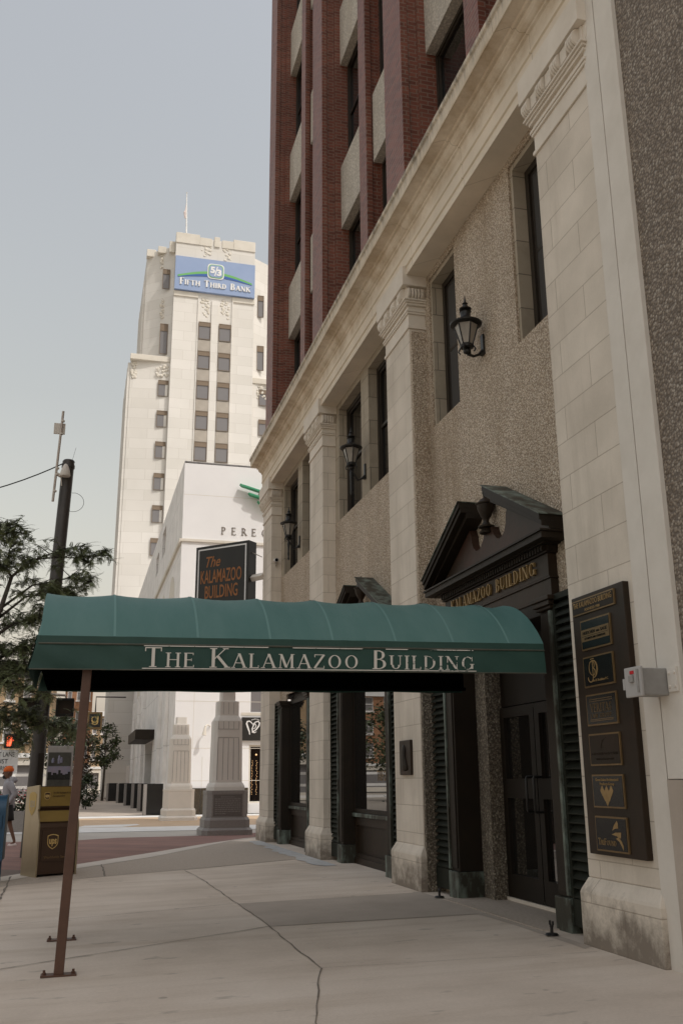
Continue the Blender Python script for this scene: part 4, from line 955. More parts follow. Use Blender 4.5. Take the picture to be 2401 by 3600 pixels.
# ================================================================ street furniture
def pedestal(x, y, z, label, granite, wr):
    T = thing('stone_pedestal', (x, y, z), label, 'pedestal', 'stone gateway pedestals')
    c = (x, y, z)
    mb = MB(); mb.octa([(.83, .17, -.1), (.83, .17, .13), (.76, .16, .20)], c); mb.octa([(.745, .16, .201), (.745, .16, .44), (.70, .15, .52)], c)
    mb.build('step', granite, T, bevel=.008)
    d = MB().octa([(.67, .15, .521), (.67, .15, 1.26), (.68, .15, 1.262), (.68, .15, 1.36)], c).build('die', granite, T, bevel=.006)
    if wr:
        mb = MB(); mb.box(x-.47, x+.47, y-.676, y-.66, z+.56, z+1.24); f = mb.build('inscription_panel', M['panel'], d)
        mb = MB(); rn = random.Random(4)
        sans_text(mb, 'KALAMAZOO MALL', (x, y-.677, z+1.15), (1,0,0), (0,0,1), cap=.045, width=.5, center=True) if False else None
        for k in range(9):
            xx = x-.42 if k else x-.22; xe = x+.42 if k else x+.22
            if k == 8: xe = x-.05
            while xx < xe:
                w_ = rn.uniform(.03, .10); mb.box(xx, min(xx+w_, xe), y-.679, y-.676, z+1.15-k*.065, z+1.178-k*.065); xx += w_+.022
        mb.build('inscription', M['granite'], f)
    mb = MB(); mb.octa([(.58, .12, 1.361), (.58, .12, 1.48), (.55, .12, 1.56), (.505, .12, 1.62)], c)
    mb.octa([(.50, .115, 1.62), (.475, .11, 3.42), (.475, .11, 3.62)], c)
    s = mb.build('shaft', M['pedstone'], T, bevel=.008)
    mb = MB(); mb.octa([(.47, .11, 3.621), (.38, .09, 3.78), (.365, .085, 3.80), (.36, .085, 4.28)], c); mb.octa([(.34, .07, 4.281), (.25, .05, 4.30), (.245, .05, 4.62)], c)
    mb.build('cap', M['pedstone'], T, bevel=.008)
    mb = MB()       # incised flutes and panels on the front and street faces
    for k in range(5):
        a = -.36+k*.18; h0, h1 = .503-.03*0, 3.05
        yy = lambda zz: y-.502+(zz-1.62)*.0139
        mb.add([(x+a*1.0-.008, yy(1.7)-.003, z+1.7), (x+a+.008, yy(1.7)-.003, z+1.7), (x+a*.95+.008, yy(h1)-.003, z+h1), (x+a*.95-.008, yy(h1)-.003, z+h1)], [(0,1,2,3)])
        mb.add([(x+a*.95-.006, yy(3.4)-.003, z+3.36), (x+a*.95+.006, yy(3.4)-.003, z+3.36), (x+a*.95+.006, y-.478, z+3.60), (x+a*.95-.006, y-.478, z+3.60)], [(0,1,2,3)])
    for zz in (3.06, 3.34): mb.box(x-.36, x+.36, yy(zz)-.006, yy(zz)-.001, z+zz, z+zz+.012)
    MB().box(x-.15, x+.15, yy(3.2)-.008, yy(3.2)-.002, z+3.10, z+3.32).build('rosette_panel', M['pedstone'], s)
    mb.build('flute', M['granite'], s); mb = MB()
    for dx in (-.17, 0, .17): mb.box(x+dx-.005, x+dx+.005, y-.368, y-.36, z+3.85, z+4.24)
    mb.build('cap_groove', M['granite'], s)
    return T
pedestal(-.22, 33.0, -.05, 'grey granite based stone pedestal with inscription panel near the kerb', M['granite'], True)
pedestal(-.44, 46.2, -.095, 'pale stone pedestal standing in sunlight farther across the street', M['pedstone'], False)

# parcel drop box
T = thing('parcel_drop_box', (-5.71, 19.9, -.11), 'gold and brown parcel drop box with shield logo behind the canopy post', 'drop box')
fx, fy = V((.913, .407, 0)), V((-.407, .913, 0)); o = V((-5.71, 19.9, -.112))
W_, Dp = .82, .70
def uc(a, d, z): return tuple(o+fx*a+fy*d+V((0, 0, z)))
def ubox(mb, a0, a1, d0, d1, z0, z1):
    mb.add([uc(a0,d0,z0),uc(a1,d0,z0),uc(a1,d1,z0),uc(a0,d1,z0),uc(a0,d0,z1),uc(a1,d0,z1),uc(a1,d1,z1),uc(a0,d1,z1)], [(0,3,2,1),(4,5,6,7),(0,1,5,4),(1,2,6,5),(2,3,7,6),(3,0,4,7)]); return mb
prof = [(0, .05), (Dp, .05), (Dp, 1.62), (.16, 1.66), (.12, 1.66), (.11, 1.26), (.16, 1.22), (.04, .96), (.0, .90)]
mb = MB(); mb.prism(prof, lambda p, t: uc(t, p[0], p[1]), .035, W_-.035); mb.build('cabinet', M['upsbrown'], T, bevel=.004)
for a in (0, W_-.034):
    mb = MB(); mb.prism([(-.02, 0), (Dp+.01, 0), (Dp+.01, 1.64), (.09, 1.68), (.05, 1.24), (.09, 1.20), (-.02, .94)], lambda p, t: uc(t, p[0], p[1]), a, a+.034); mb.build('side_panel', M['upsmetal'], T, bevel=.004)
mb = MB(); mb.prism([(.085, 1.285), (.125, 1.285), (.135, 1.645), (.10, 1.645)], lambda p, t: uc(t, p[0], p[1]), .04, W_-.04); hd = mb.build('header', M['upsgold'], T)
mb = MB(); mb.prism([(.03, 1.0), (.07, 1.0), (.155, 1.19), (.12, 1.20)], lambda p, t: uc(t, p[0], p[1]), .04, W_-.04); mb.build('chute_door', M['upsgold'], T)
mb = MB(); ubox(mb, .09, W_-.06, -.022, -.002, .28, .86); dr = mb.build('door', M['upsbrown'], T, bevel=.004)
def shield(mb, oo, r, s, d):
    pts = [(-.5, .42), (-.25, .50), (0, .53), (.25, .50), (.5, .42), (.5, -.12), (.42, -.30), (.25, -.45), (0, -.58), (-.25, -.45), (-.42, -.30), (-.5, -.12)]
    poly2d(mb, [(p[0]*s*.86, p[1]*s) for p in pts], oo, r, (0, 0, 1), d)
for (a, z, s, off) in ((.30, .64, .25, .0), (.17, 1.475, .135, -.118)):
    oo = uc(a, -.023 if s > .2 else .083, z); pr = dr if s > .2 else hd
    b = MB(); shield(b, oo, fx, s, .004); b.build('shield', M['ltgold'], pr)
    b = MB(); shield(b, oo, fx, s*.88, .006); b.build('shield_field', M['upsbrown'], pr)
    b = MB(); sans_text(b, 'ups', uc(a-s*.30, (-.023 if s > .2 else .083)-.0055, z-.12*s-.05*s), fx, (0, 0, 1), cap=s*.50, width=s*.60, depth=.004, bold=.03); b.build('lettering', M['ltgold'], pr)
b = MB(); oo = uc(-.001, .36, 1.34); shield(b, oo, tuple(-fy), .40, .004); sp_ = [c for c in T.children if c.name.startswith('side_panel')][0]; b.build('shield', M['ltgold'], sp_)
b = MB(); sans_text(b, 'ups', uc(-.006, .48, 1.27), tuple(-fy), (0, 0, 1), cap=.18, width=.25, depth=.003, bold=.02); b.build('lettering', M['upsmetal'], sp_)
b = MB(); sans_text(b, 'Worldwide Services', uc(.14, -.023, .33), fx, (0, 0, 1), cap=.05, width=.55); b.build('caption', M['goldline'], dr)
b = MB(); sans_text(b, 'All UPS Packages & Letters', uc(.29, .082, 1.52), fx, (0, 0, 1), cap=.032, width=.42); sans_text(b, 'Accepted Here', uc(.29, .083, 1.46), fx, (0, 0, 1), cap=.032, width=.24); b.build('caption', M['upsbrown'], hd)
b = MB(); ubox(b, .62, .72, -.026, -.0225, .60, .82); ubox(b, .60, .74, -.026, -.0225, .44, .55); b.build('card_holder', M['black'], dr)
b = MB(); ubox(b, .66, .68, -.034, -.0265, .48, .51); b.build('lock', M['steel'], dr)
b = MB(); ubox(b, .70, .76, .02, .06, 1.02, 1.18); b.build('white_label', M['white'], T)

# blue collection box at the frame edge
T = thing('mailbox', (-6.5, 19.4, -.13), 'blue rounded top mail collection box at the left edge beside the drop box', 'mailbox')
x0, x1, yb = -6.93, -6.26, 19.0
pr = [(0, .42), (.66, .42), (.66, 1.25)]+[(.33+.33*math.cos(R(a)), 1.25+.28*math.sin(R(a))) for a in range(10, 180, 10)]+[(0, 1.25)]
mb = MB(); mb.prism(pr, lambda p, t: (t, yb+p[0], p[1]-.13), x0+.03, x1-.03); mb.build('body', M['mailblue'], T)
pr2 = [((p[0]-.33)*1.06+.33, (p[1]-.42)*1.03+.40) for p in pr]
for a, b in ((x0, x0+.035), (x1-.035, x1)):
    mb = MB(); mb.prism(pr2, lambda p, t: (t, yb+p[0], p[1]-.13), a, b); mb.build('side_panel', M['mailblue'], T, bevel=.005)
for a in (x0+.04, x1-.09):
    for d in (.02, .58): MB().box(a, a+.05, yb+d, yb+d+.06, -.14, .30).build('leg', M['mailblue'], T)
MB().box(x0+.05, x1-.05, yb-.03, yb-.001, .83, 1.05).build('chute_door', M['mailblue'], T, bevel=.006)
mb = MB(); mb.add([(x1-.30, yb-.035, .90), (x1-.10, yb-.035, .88), (x1-.14, yb-.035, .96), (x1-.24, yb-.035, .99)], [(0,1,2,3)]); mb.build('emblem', M['white'], T)
# tall steel pole with antenna
T = thing('utility_pole', (-6.06, 25, -.12), 'tall dark steel pole on the corner behind the drop box', 'pole')
mb = MB(); mb.tube([(-6.07, 25, -.12), (-5.90, 25, 6.5), (-5.805, 25, 9.84)], [.175, .165, .155], 20); mb.build('shaft', M['pole'], T, smooth=True)
mb = MB(); mb.tube([(-5.805, 25, 9.66), (-5.803, 25, 9.74)], .17, 20); mb.tube([(-5.80, 25, 9.84), (-5.80, 25, 9.88)], [.16, .13], 20); mb.build('collar', M['pole'], T, smooth=True)
mb = MB(); mb.box(-6.25, -5.95, 24.78, 24.82, 1.28, 1.31); mb.box(-5.98, -5.85, 24.76, 24.83, .5, 2.3); mb.build('conduit', M['bronze'], T)
pts = [(-5.66, 24.9, 8.95)]+[(-5.62+.28*math.sin(R(a)), 24.9, 8.70+.26*math.cos(R(a))) for a in range(10, 200, 15)]+[(-5.72, 24.9, 8.5)]
MB().tube(pts, .006, 5).build('wire_loop', M['blackmetal'], T)
MB().tube([(-5.72, 25, 9.85), (-5.64, 25, 10.25)], .004, 5).build('whip', M['blackmetal'], T)
T = thing('antenna_mast', (-6.05, 24.8, 9), 'slim pipe mast with flat panel antenna and white dome clamped to steel pole', 'antenna')
MB().tube([(-6.12, 24.8, 8.66), (-6.03, 24.8, 11.18)], .034, 10).build('mast', M['steel'], T, smooth=True)
MB().box(-6.24, -5.95, 24.86, 24.92, 10.56, 10.86).build('panel', M['plastic'], T, bevel=.01)
mb = MB()
for z in (10.88, 10.52, 9.55, 9.38, 8.92): mb.tube([(-6.10+.035*(z-8.66), 24.8, z), (-6.10+.035*(z-8.66), 24.8, z+.04)], .05, 10)
mb.tube([(-6.08, 24.8, 9.42), (-5.97, 24.85, 9.38)], .05, 8); mb.tube([(-5.97, 24.85, 9.40), (-5.93, 24.86, 9.12)], .02, 6); mb.build('clamp', M['plastic'], T)
MB().lathe([(0, -.02), (.13, -.02), (.14, .02), (.11, .14), (.075, .25), (.04, .31), (0, .33)], (-5.86, 24.72, 9.36), 18).build('dome', M['plastic'], T, smooth=True)
mb = MB(); mb.tube([(-5.95, 24.9, 9.74)]+[(-5.95-1.9*t, 24.9-.0*t, 9.74-.92*t-.25*t*(1-t)) for t in [.15, .3, .5, .7, .85, 1.0]]+[(-12, 24.9, 7.9), (-20, 24.9, 7.7), (-30, 24.9, 8.6)], .016, 6)
tag(mb.build('overhead_cable', M['blackmetal']), 'black overhead cable running left from the steel pole', 'cable')
# pedestrian signals on the pole
for cx_, lab in ((-6.33, 'black pedestrian signal head on the left of steel pole'), (-5.45, 'dark pedestrian signal head with dull lens right of steel pole')):
    T = thing('pedestrian_signal', (cx_, 24.9, 3.4), lab, 'signal', 'pedestrian signals on the steel pole')
    MB().box(cx_-.22, cx_+.22, 24.86, 25.05, 3.18, 3.62).build('housing', M['blackmetal'], T, bevel=.03)
    mb = MB(); mb.box(cx_-.16, cx_+.16, 24.845, 24.859, 3.25, 3.56); mb.build('lens', M['bronze_pat'], T)
    mb = MB(); mb.panel(24.70, cx_-.215, cx_+.215, 3.185, 3.615, [(cx_-.205, cx_+.205, 3.195, 3.605)], .155, axis='y'); mb.build('visor', M['blackmetal'], T)
    mb = MB(); mb.tube([(cx_, 24.95, 3.62), (cx_, 24.95, 3.70), (-6.0, 24.95, 3.74)], .03, 8); mb.build('arm', M['steel'], T)
T = thing('walk_signal', (-7.5, 40, 3.1), 'far pedestrian signal showing a red hand on dark housing', 'signal')
MB().box(-7.86, -7.24, 40, 40.2, 2.90, 3.46).build('housing', M['blackmetal'], T, bevel=.03)
mb = MB(); ho = (-7.66, 39.995, 2.98); rx, uz = (1, 0, 0), (0, 0, 1)
poly2d(mb, [(-.09, 0), (.07, 0), (.10, .16), (.09, .22), (-.10, .22), (-.12, .12)], ho, rx, uz, .005)
for k, (a, h) in enumerate(((-.085, .36), (-.03, .41), (.025, .40), (.075, .34))): poly2d(mb, [(a-.02, .221), (a+.02, .221), (a+.02, h), (a-.02, h)], ho, rx, uz, .005)
poly2d(mb, [(.101, .12), (.17, .22), (.14, .25), (.099, .20)], ho, rx, uz, .005); mb.build('hand_symbol', M['sigred'], T)
MB().tube([(-8.1, 40.1, -.1), (-8.1, 40.1, 4.2)], .07, 10).build('post', M['pole'], T)
T = thing('lane_sign', (-7.8, 40.6, 2.5), 'white traffic sign with black lane rule lettering at the left edge', 'sign')
MB().box(-8.62, -7.32, 40.5, 40.53, 1.95, 2.86).build('panel', M['white'], T)
for t, z, w_ in (('RIGHT LANE', 2.60, 1.02), ('MUST', 2.34, .55), ('TURN RIGHT', 2.08, 1.0)): sans_text(MB(), t, (-7.97, 40.498, z), rx, uz, cap=.17, width=w_, center=True).build('lettering', M['black'], T)
MB().tube([(-8.0, 40.6, -.1), (-8.0, 40.6, 3.0)], .05, 8).build('post', M['steel'], T)
# display kiosk
T = thing('display_kiosk', (-5.6, 32, 0), 'display panel with dusk skyline poster behind the drop box', 'display')
MB().box(-5.98, -5.20, 32, 32.25, -.1, 2.72).build('case', M['grey'], T, bevel=.02)
f = MB().box(-5.94, -5.26, 31.985, 31.999, 1.0, 2.52).build('poster', M['poster'], T)
MB().box(-5.94, -5.26, 31.975, 31.984, 1.78, 2.10).build('print_sky', M['postersky'], f)
mb = MB(); rn = random.Random(2); xx = -5.94
while xx < -5.28: w_ = rn.uniform(.04, .12); mb.box(xx, min(xx+w_, -5.26), 31.968, 31.974, 1.70, 1.83+rn.uniform(0, .10)); xx += w_
mb.box(-5.62, -5.55, 31.967, 31.9735, 1.70, 1.98); mb.build('print_skyline', M['black'], f)
mb = MB()
for a, z, h in ((-5.80, 2.2, .16), (-5.62, 2.18, .26), (-5.55, 2.2, .18)): mb.lathe([(0, 0), (.04, 0), (.05, h*.5), (.03, h*.7), (.035, h*.85), (0, h)], (a, 31.985, z), 8)
mb.build('print_figures', M['postersky'], f)
# long dark street name sign hung over the road, seen past the canopy end
T = thing('street_name_sign', (-7.5, 30, 5.2), 'dark street name blade sign beside canopy end among tree leaves', 'sign')
MB().box(-8.2, -6.15, 30, 30.06, 4.62, 5.05).build('panel', M['signblk'], T)
MB().tube([(-8.2, 30.1, 5.1), (-5.6, 30.1, 5.1)], .035, 8).build('arm', M['pole'], T)
mb = MB(); sans_text(mb, 'MICHIGAN AVE', (-7.0, 29.998, 4.74), rx, uz, cap=.2, width=1.4, center=True) if False else None
# black slab bollards beyond the crossing
for k, (x, y) in enumerate(((-.95, 53.5), (-.85, 60), (-.85, 67), (-.95, 75), (-1.15, 84), (-1.7, 93))):
    T = thing('slab_bollard', (x, y, -.085), ('nearest dark slab bollard beside the pale pedestal' if k == 0 else 'dark stone slab bollard in row beside white wall'), 'bollard', 'row of dark slab bollards')
    if 1 <= k <= 4: T['label'] = 'dark slab bollard in the middle of the row beside the white wall'
    if k == 5: T['label'] = 'farthest dark slab bollard in the row beside the white wall'
    MB().box(x-.42, x+.42, y, y+.45, -.085, 1.50).build('slab', M['black'], T, bevel=.02)
    MB().box(x-.60, x-.421, y+.02, y+.45, -.085, 1.48).build('cheek', M['granite'], T, bevel=.02)

# ================================================================ white corner building across the side street
WX, WY = -.02, 54.
Wb = thing('white_building', (WX, WY, 0), 'white panelled corner building with green fins and raised serif letters', 'building')
mb = MB(); mb.panel(WY, WX, 26, -.1, 19.85, [(4.20, 5.6, 5.35, 8.2), (4.15, 5.7, .42, 3.55)], .25, axis='y')
mb.quad((WX, WY, 19.85), (26, WY, 19.85), (26, WY+1, 19.85), (WX, WY+1, 19.85)); mb.build('front_wall', M['wbldg'], Wb)
# side wall running away from us, with a recessed entry, tall window and arched bays
arch_h = []
mb = MB(); mb.panel(WX, WY, 125, -.1, 20.0, [(70, 77, -.1, 4.4), (98, 108, 3.2, 12), (66, 69, 17.2, 19.2), (72, 74.5, 17.0, 18.6)], .5)
mb.quad((WX, 125, -.1), (26, 125, -.1), (26, 125, 20), (WX, 125, 20)); mb.build('side_wall', M['wbldg_side'], Wb)
mb = MB(); mb.quad((WX, WY, 19.99), (26, WY, 19.84), (26, 125, 19.84), (WX, 125, 19.99)); mb.build('roof', M['wbldg'], Wb)
mb = MB(); mb.quad((WX+.5, 98, 3.2), (WX+.5, 108, 3.2), (WX+.5, 108, 12), (WX+.5, 98, 12)); mb.quad((WX+.4, 66, 17.2), (WX+.4, 69, 17.2), (WX+.4, 69, 19.2), (WX+.4, 66, 19.2)); mb.quad((WX+.4, 72, 17), (WX+.4, 74.5, 17), (WX+.4, 74.5, 18.6), (WX+.4, 72, 18.6)); mb.quad((WX+.5, 70, 0), (WX+.5, 77, 0), (WX+.5, 77, 4.4), (WX+.5, 70, 4.4))
mb.build('side_glazing', M['bank_pane'], Wb)
MB().box(WX-1.3, WX+.3, 68.5, 78, 4.42, 5.1).build('entry_canopy', M['bronze'], Wb, bevel=.03)
mb = MB(); mb.box(WX-.14, WX-.005, WY+.1, 124, 15.0, 15.25); mb.box(WX-.14, 24, WY-.10, WY-.005, 15.05, 15.2); mb.build('string_course', M['bank_trim'], Wb)
for k, y in enumerate((57.5, 64, 80, 88)):     # blind arches of the upper side wall
    mb = MB(); pts = [(y, 9.0), (y+3.6, 9.0), (y+3.6, 12.4)]+[(y+1.8+1.8*math.cos(R(a)), 12.4+1.6*math.sin(R(a))) for a in range(15, 180, 15)]+[(y, 12.4)]
    mb.prism(pts, lambda p, t: (t, p[0], p[1]), WX-.02, WX-.004); mb.build('blind_arch', M['bank_trim'], Wb)
for k, (y, w_) in enumerate(((58, .5), (63, .5), (79, .7), (86, .7), (94, .7), (110, .7))): MB().box(WX-.22, WX-.004, y, y+w_, -.1, 8.8).build('buttress', M['wbldg_side'], Wb)
mb = MB()
for z in (1.62, 3.35, 5.9, 8.9, 17.9): mb.box(WX+.02, 24, WY-.004, WY-.001, z, z+.025)
for x, z0, z1 in ((1.55, -.1, 2.9), (1.0, 3.35, 8.9), (2.9, 8.9, 15)): mb.box(x, x+.02, WY-.0045, WY-.0012, z0, z1)
mb.build('panel_joints', M['bank_trim'], Wb, weld=False)
for x0, x1 in ((.35, 1.5), (1.53, 2.6), (2.63, 3.6), (3.63, 4.12)): MB().box(x0, x1, WY-.12, WY-.005, -.1, 1.25).build('base_panel', M['granite_dk'], Wb)
MB().box(3.66, 24, WY-.02, WY-.005, 5.15, 5.32).build('band', M['bank_trim'], Wb)
sg = MB().box(3.70, 5.8, WY-.16, WY-.006, 3.78, 5.05).build('shop_sign', M['signblk'], Wb)
mb = MB(); o = (3.72, WY-.162, 3.80)
heart = [(.42, .30), (.40, .46), (.30, .72), (.24, .90), (.28, 1.02), (.40, 1.04), (.50, .96), (.60, .86), (.72, .98), (.88, 1.04), (.97, .94), (.93, .78), (.80, .60), (.62, .46), (.56, .40)]
ribbon(mb, heart, [.04, .07, .09, .09, .08, .07, .06, .05, .05, .07, .08, .08, .07, .05, .03], o, (1, 0, 0), (0, 0, 1), .012)
ribbon(mb, [(.62, .62), (.72, .66), (.78, .78), (.72, .90), (.62, .80), (.56, .62), (.58, .46), (.68, .40), (.80, .46)], [.03, .04, .05, .06, .06, .07, .07, .05, .03], o, (1, 0, 0), (0, 0, 1), .016)
for k in range(6): mb.lathe([(0, -.035), (.035, 0), (0, .035)], (3.72+.54+.08*k, WY-.172, 3.80+1.10+.05*math.sin(k*.63)), 8)
mb.build('emblem', M['white'], sg)
mb = MB(); mb.panel(WY+.10, 4.15, 5.7, .42, 3.55, [(4.25, 5.6, .52, 3.45)], .06, axis='y'); f = mb.build('shop_window', M['bank_trim'], Wb)
MB().quad((4.2, WY+.16, .45), (5.7, WY+.16, .45), (5.7, WY+.16, 3.5), (4.2, WY+.16, 3.5)).build('pane', M['pane'], f)
mb = MB(); rn = random.Random(9)
for x in (4.36, 4.62): 
    for k in range(22): mb.lathe([(0, -.018), (.018, 0), (0, .018)], (x+rn.uniform(-.03, .03), WY+.14, .9+k*.085), 6)
mb.lathe([(0, -.06), (.06, 0), (0, .06)], (4.58, WY+.13, 3.02), 8); mb.build('string_lights', M['bulb'], f, weld=False)
MB().quad((4.2, WY+.24, 5.35), (5.6, WY+.24, 5.35), (5.6, WY+.24, 8.2), (4.2, WY+.24, 8.2)).build('upper_pane', M['bank_pane'], Wb)
mb = MB(); x = 2.24
for ch in 'PEREGRINE': serif_text(mb, ch, (x, WY-.004, 15.60), (1, 0, 0), (0, 0, 1), cap=.44, depth=.03); x += .60
mb.build('raised_letters', M['brownletter'], Wb)
for k, (x, z) in enumerate(((3.24, 18.66), (3.76, 18.14), (4.32, 17.66))):
    mb = MB(); mb.prism([(x, z), (x+3.2, z-.85), (x+3.2, z-.94), (x+.12, z-.13)], lambda p, t: (p[0], t, p[1]), WY-.50, WY-.12); mb.build('fin', M['fin'], Wb)
    MB().tube([(x+1.2, WY-.3, z-.4), (x+1.2, WY, z-.5)], .03, 6).build('bracket', M['steel'], Wb)
mb = MB(); mb.tube([(1.95, WY, 4.55), (1.75, WY-.35, 4.62), (1.62, WY-.45, 4.50)], [.03, .03, .06], 8); mb.tube([(1.62, WY-.45, 4.52), (1.56, WY-.47, 4.05)], [.05, .13], 10)
mb.build('wall_light', M['bank_trim'], Wb)

# ================================================================ bank tower
TY = 105.
Tb = thing('bank_tower', (5, TY, 0), 'tall pale limestone art deco bank tower far behind', 'tower')
MB().box(2.62, 12.45, TY, TY+18, 0, 66.6).build('centre_shaft', M['bank'], Tb)
mb = MB(); mb.prism([(-1.95, TY+1.2), (2.615, TY+.6), (2.615, TY+16), (-1.95, TY+16)], lambda p, t: (p[0], p[1], t), 0, 50.2); mb.build('wing', M['bank'], Tb)
mb = MB(); mb.prism([(12.455, TY+.6), (17.2, TY+1.2), (17.2, TY+16), (12.455, TY+16)], lambda p, t: (p[0], p[1], t), 0, 48.6); mb.build('wing', M['bank'], Tb)
mb = MB(); mb.prism([(-.6, TY+3.6), (2.615, TY+.9), (2.615, TY+16), (-.6, TY+16)], lambda p, t: (p[0], p[1], t), 50.21, 65.6); mb.build('upper_wing', M['bank'], Tb)
mb = MB(); mb.prism([(12.455, TY+.9), (15.2, TY+2.6), (15.2, TY+16), (12.455, TY+16)], lambda p, t: (p[0], p[1], t), 48.61, 65.4); mb.build('upper_wing', M['bank'], Tb)
mb = MB()      # fluted ribs on the shaded side of the tower
for k in range(9): mb.box(-2.25-.02*(k%2), -1.95, TY+1.3+k*1.6, TY+2.2+k*1.6, 0, 49.5)
for k in range(7): mb.box(-.85, -.6, TY+4+k*1.7, TY+4.9+k*1.7, 50.3, 62)
mb.build('side_rib', M['bank'], Tb)
def trim(name, *bx):
    for q in bx: MB().box(*q).build(name, M['bank_trim'], Tb, bevel=.05)
trim('parapet_block', (2.6, 5.5, TY-.12, TY+.6, 65.6, 67.0), (5.501, 7.0, TY-.10, TY+.6, 65.6, 66.7), (7.3, 8.0, TY-.16, TY+.6, 65.6, 67.0), (8.3, 9.7, TY-.10, TY+.6, 65.6, 66.7), (9.701, 12.47, TY-.12, TY+.6, 65.6, 67.0), (-.7, .4, TY+2.9, TY+3.8, 64.9, 65.9), (1.9, 2.6, TY+.7, TY+1.2, 64.6, 66.1), (.6, 1.6, TY+1.7, TY+2.6, 64.9, 65.8))
trim('sign_ledge', (2.58, 5.55, TY-.15, TY, 58.3, 59.0), (9.7, 12.5, TY-.15, TY, 58.3, 59.0))
trim('wing_parapet', (-2.05, 2.6, TY+.5, TY+1.2, 49.7, 50.4), (12.5, 17.3, TY+.5, TY+1.2, 48.1, 48.8))
def carving(x0, x1, z0, z1, y, seed):       # low relief panel: a cluster of small rounded lumps
    rn_ = random.Random(seed); mb = MB()
    for _ in range(26):
        cx_, cz_ = rn_.uniform(x0, x1), rn_.uniform(z0, z1); r_ = rn_.uniform(.10, .24)
        mb.lathe([(0, -r_), (r_*.8, -r_*.5), (r_, 0), (r_*.8, r_*.5), (0, r_)], (cx_, y, cz_), 7)
    mb.v = [(p[0], y+(p[1]-y)*.3, p[2]) for p in mb.v]; mb.build('carving', M['bank_trim'], Tb, smooth='all')
for k, q in enumerate(((5.9, 7.0, 56.0, 58.4, TY), (8.4, 9.5, 56.0, 58.4, TY), (5.8, 6.9, 63.9, 66.2, TY), (8.4, 9.5, 63.9, 66.2, TY), (1.0, 2.4, 47.8, 49.4, TY+.62), (13.2, 14.9, 46.2, 47.8, TY+.65), (-1.8, -1.2, 47.6, 49.6, TY+1.1), (1.0, 1.7, 62.8, 65.0, TY+2.0), (1.2, 2.0, 56, 58.5, TY+1.7))): carving(*q, k)
mb = MB()
mb.box(5.55, 5.68, TY-.12, TY, 0, 58.3); mb.box(7.22, 8.08, TY-.16, TY, 0, 58.2); mb.box(9.7, 9.85, TY-.12, TY, 0, 58.3); mb.build('centre_rib', M['bank'], Tb)
def bank_window(x0, x1, z0, z1, y):
    mb = MB(); mb.panel(y-.03, x0, x1, z0, z1, [(x0+.06, x1-.06, z0+.06, z1-.07)], .14, axis='y'); w = mb.build('window', M['bank_frame'], Tb)
    mb = MB(); mb.quad((x0, y+.06, z0), (x1, y+.06, z0), (x1, y+.06, z1), (x0, y+.06, z1)); mb.build('pane', M['bank_pane'], w)
    MB().box(x0+.061, x1-.061, y-.01, y+.05, z1-.071-(z1-z0)*.22, z1-.071).build('blind', M['bank_frame'], w)
    return w
P3 = 3.86
cw = bank_window(5.72, 7.19, 52.85, 55.15, TY-.16); sp0 = MB().box(5.72, 7.19, TY-.12, TY-.002, 51.35, 52.80).build('spandrel', M['bank_sp'], Tb)
for i in range(10):
    for dx in (0, 2.46):
        if i or dx: copy_part(cw, (dx, 0, -P3*i)); copy_part(sp0, (dx, 0, -P3*i))
lw = bank_window(1.30, 2.52, 45.3, 47.35, TY+.60)
for i in range(1, 9): copy_part(lw, (0, 0, -P3*i))
rw_ = bank_window(13.35, 14.7, 45.3, 47.35, TY+.62)
for i in range(1, 7): copy_part(rw_, (0, 0, -P3*i))
bank_window(1.25, 2.15, 59.7, 62.4, TY+1.2); bank_window(1.25, 2.2, 51.0, 55.0, TY+1.2); bank_window(13.1, 13.9, 57.4, 60.4, TY+1.25); bank_window(13.1, 14.0, 50.2, 53.5, TY+1.3)
T = thing('flagpole', (4, TY+2, 66.6), 'thin white flagpole with small folded flag on tower roof', 'flagpole')
MB().tube([(3.97, TY+1.5, 66.5), (3.78, TY+1.5, 73.7)], [.12, .06], 8).build('pole', M['white'], T)
MB().tube([(3.72, TY+1.5, 70.1), (3.62, TY+1.5, 70.9), (3.74, TY+1.5, 71.3), (3.80, TY+1.5, 72.6)], [.1, .16, .09, .03], 6).build('flag', M['shoe'], T)
MB().lathe([(0, 0), (.12, .1), (0, .2)], (3.78, TY+1.5, 73.7), 8).build('finial', M['white'], T)
T = thing('bank_sign', (7.5, TY, 61), 'blue rooftop bank sign with green arc and white letters high on tower', 'sign')
SY = TY-.45
MB().box(2.62, 12.42, SY, SY+.40, 59.05, 63.55).build('board', M['blue'], T)
mb = MB(); n = 24
top = [(2.95+9.1*i/n, 60.95+.95*math.sin(math.pi*i/n)) for i in range(n+1)]; low = [(2.95+9.1*i/n, 60.72+.83*math.sin(math.pi*i/n)) for i in range(n+1)]
put_polys(mb, [[low[i], low[i+1], top[i+1], top[i]] for i in range(n)], (0, SY, 0), (1, 0, 0), (0, 0, 1), 1, 1, .04); mb.build('swoosh', M['green'], T)
mb = MB(); l2 = [(p[0], p[1]-.34*math.sin(math.pi*i/n)-.03) for i, p in enumerate(low)]  # deep blue crescent along the lower edge of the swoosh
put_polys(mb, [[l2[i], l2[i+1], low[i+1], low[i]] for i in range(n)], (0, SY, 0), (1, 0, 0), (0, 0, 1), 1, 1, .045); mb.build('lower_swoosh', M['deepblue'], T)
def rsq(cx_, cz, h, r): return [(cx_+sx*(h-r)+r*math.cos(R(a)), cz+sz*(h-r)+r*math.sin(R(a))) for sx, sz, a0 in ((1, 1, 0), (-1, 1, 90), (-1, -1, 180), (1, -1, 270)) for a in (a0, a0+30, a0+60, a0+90)]
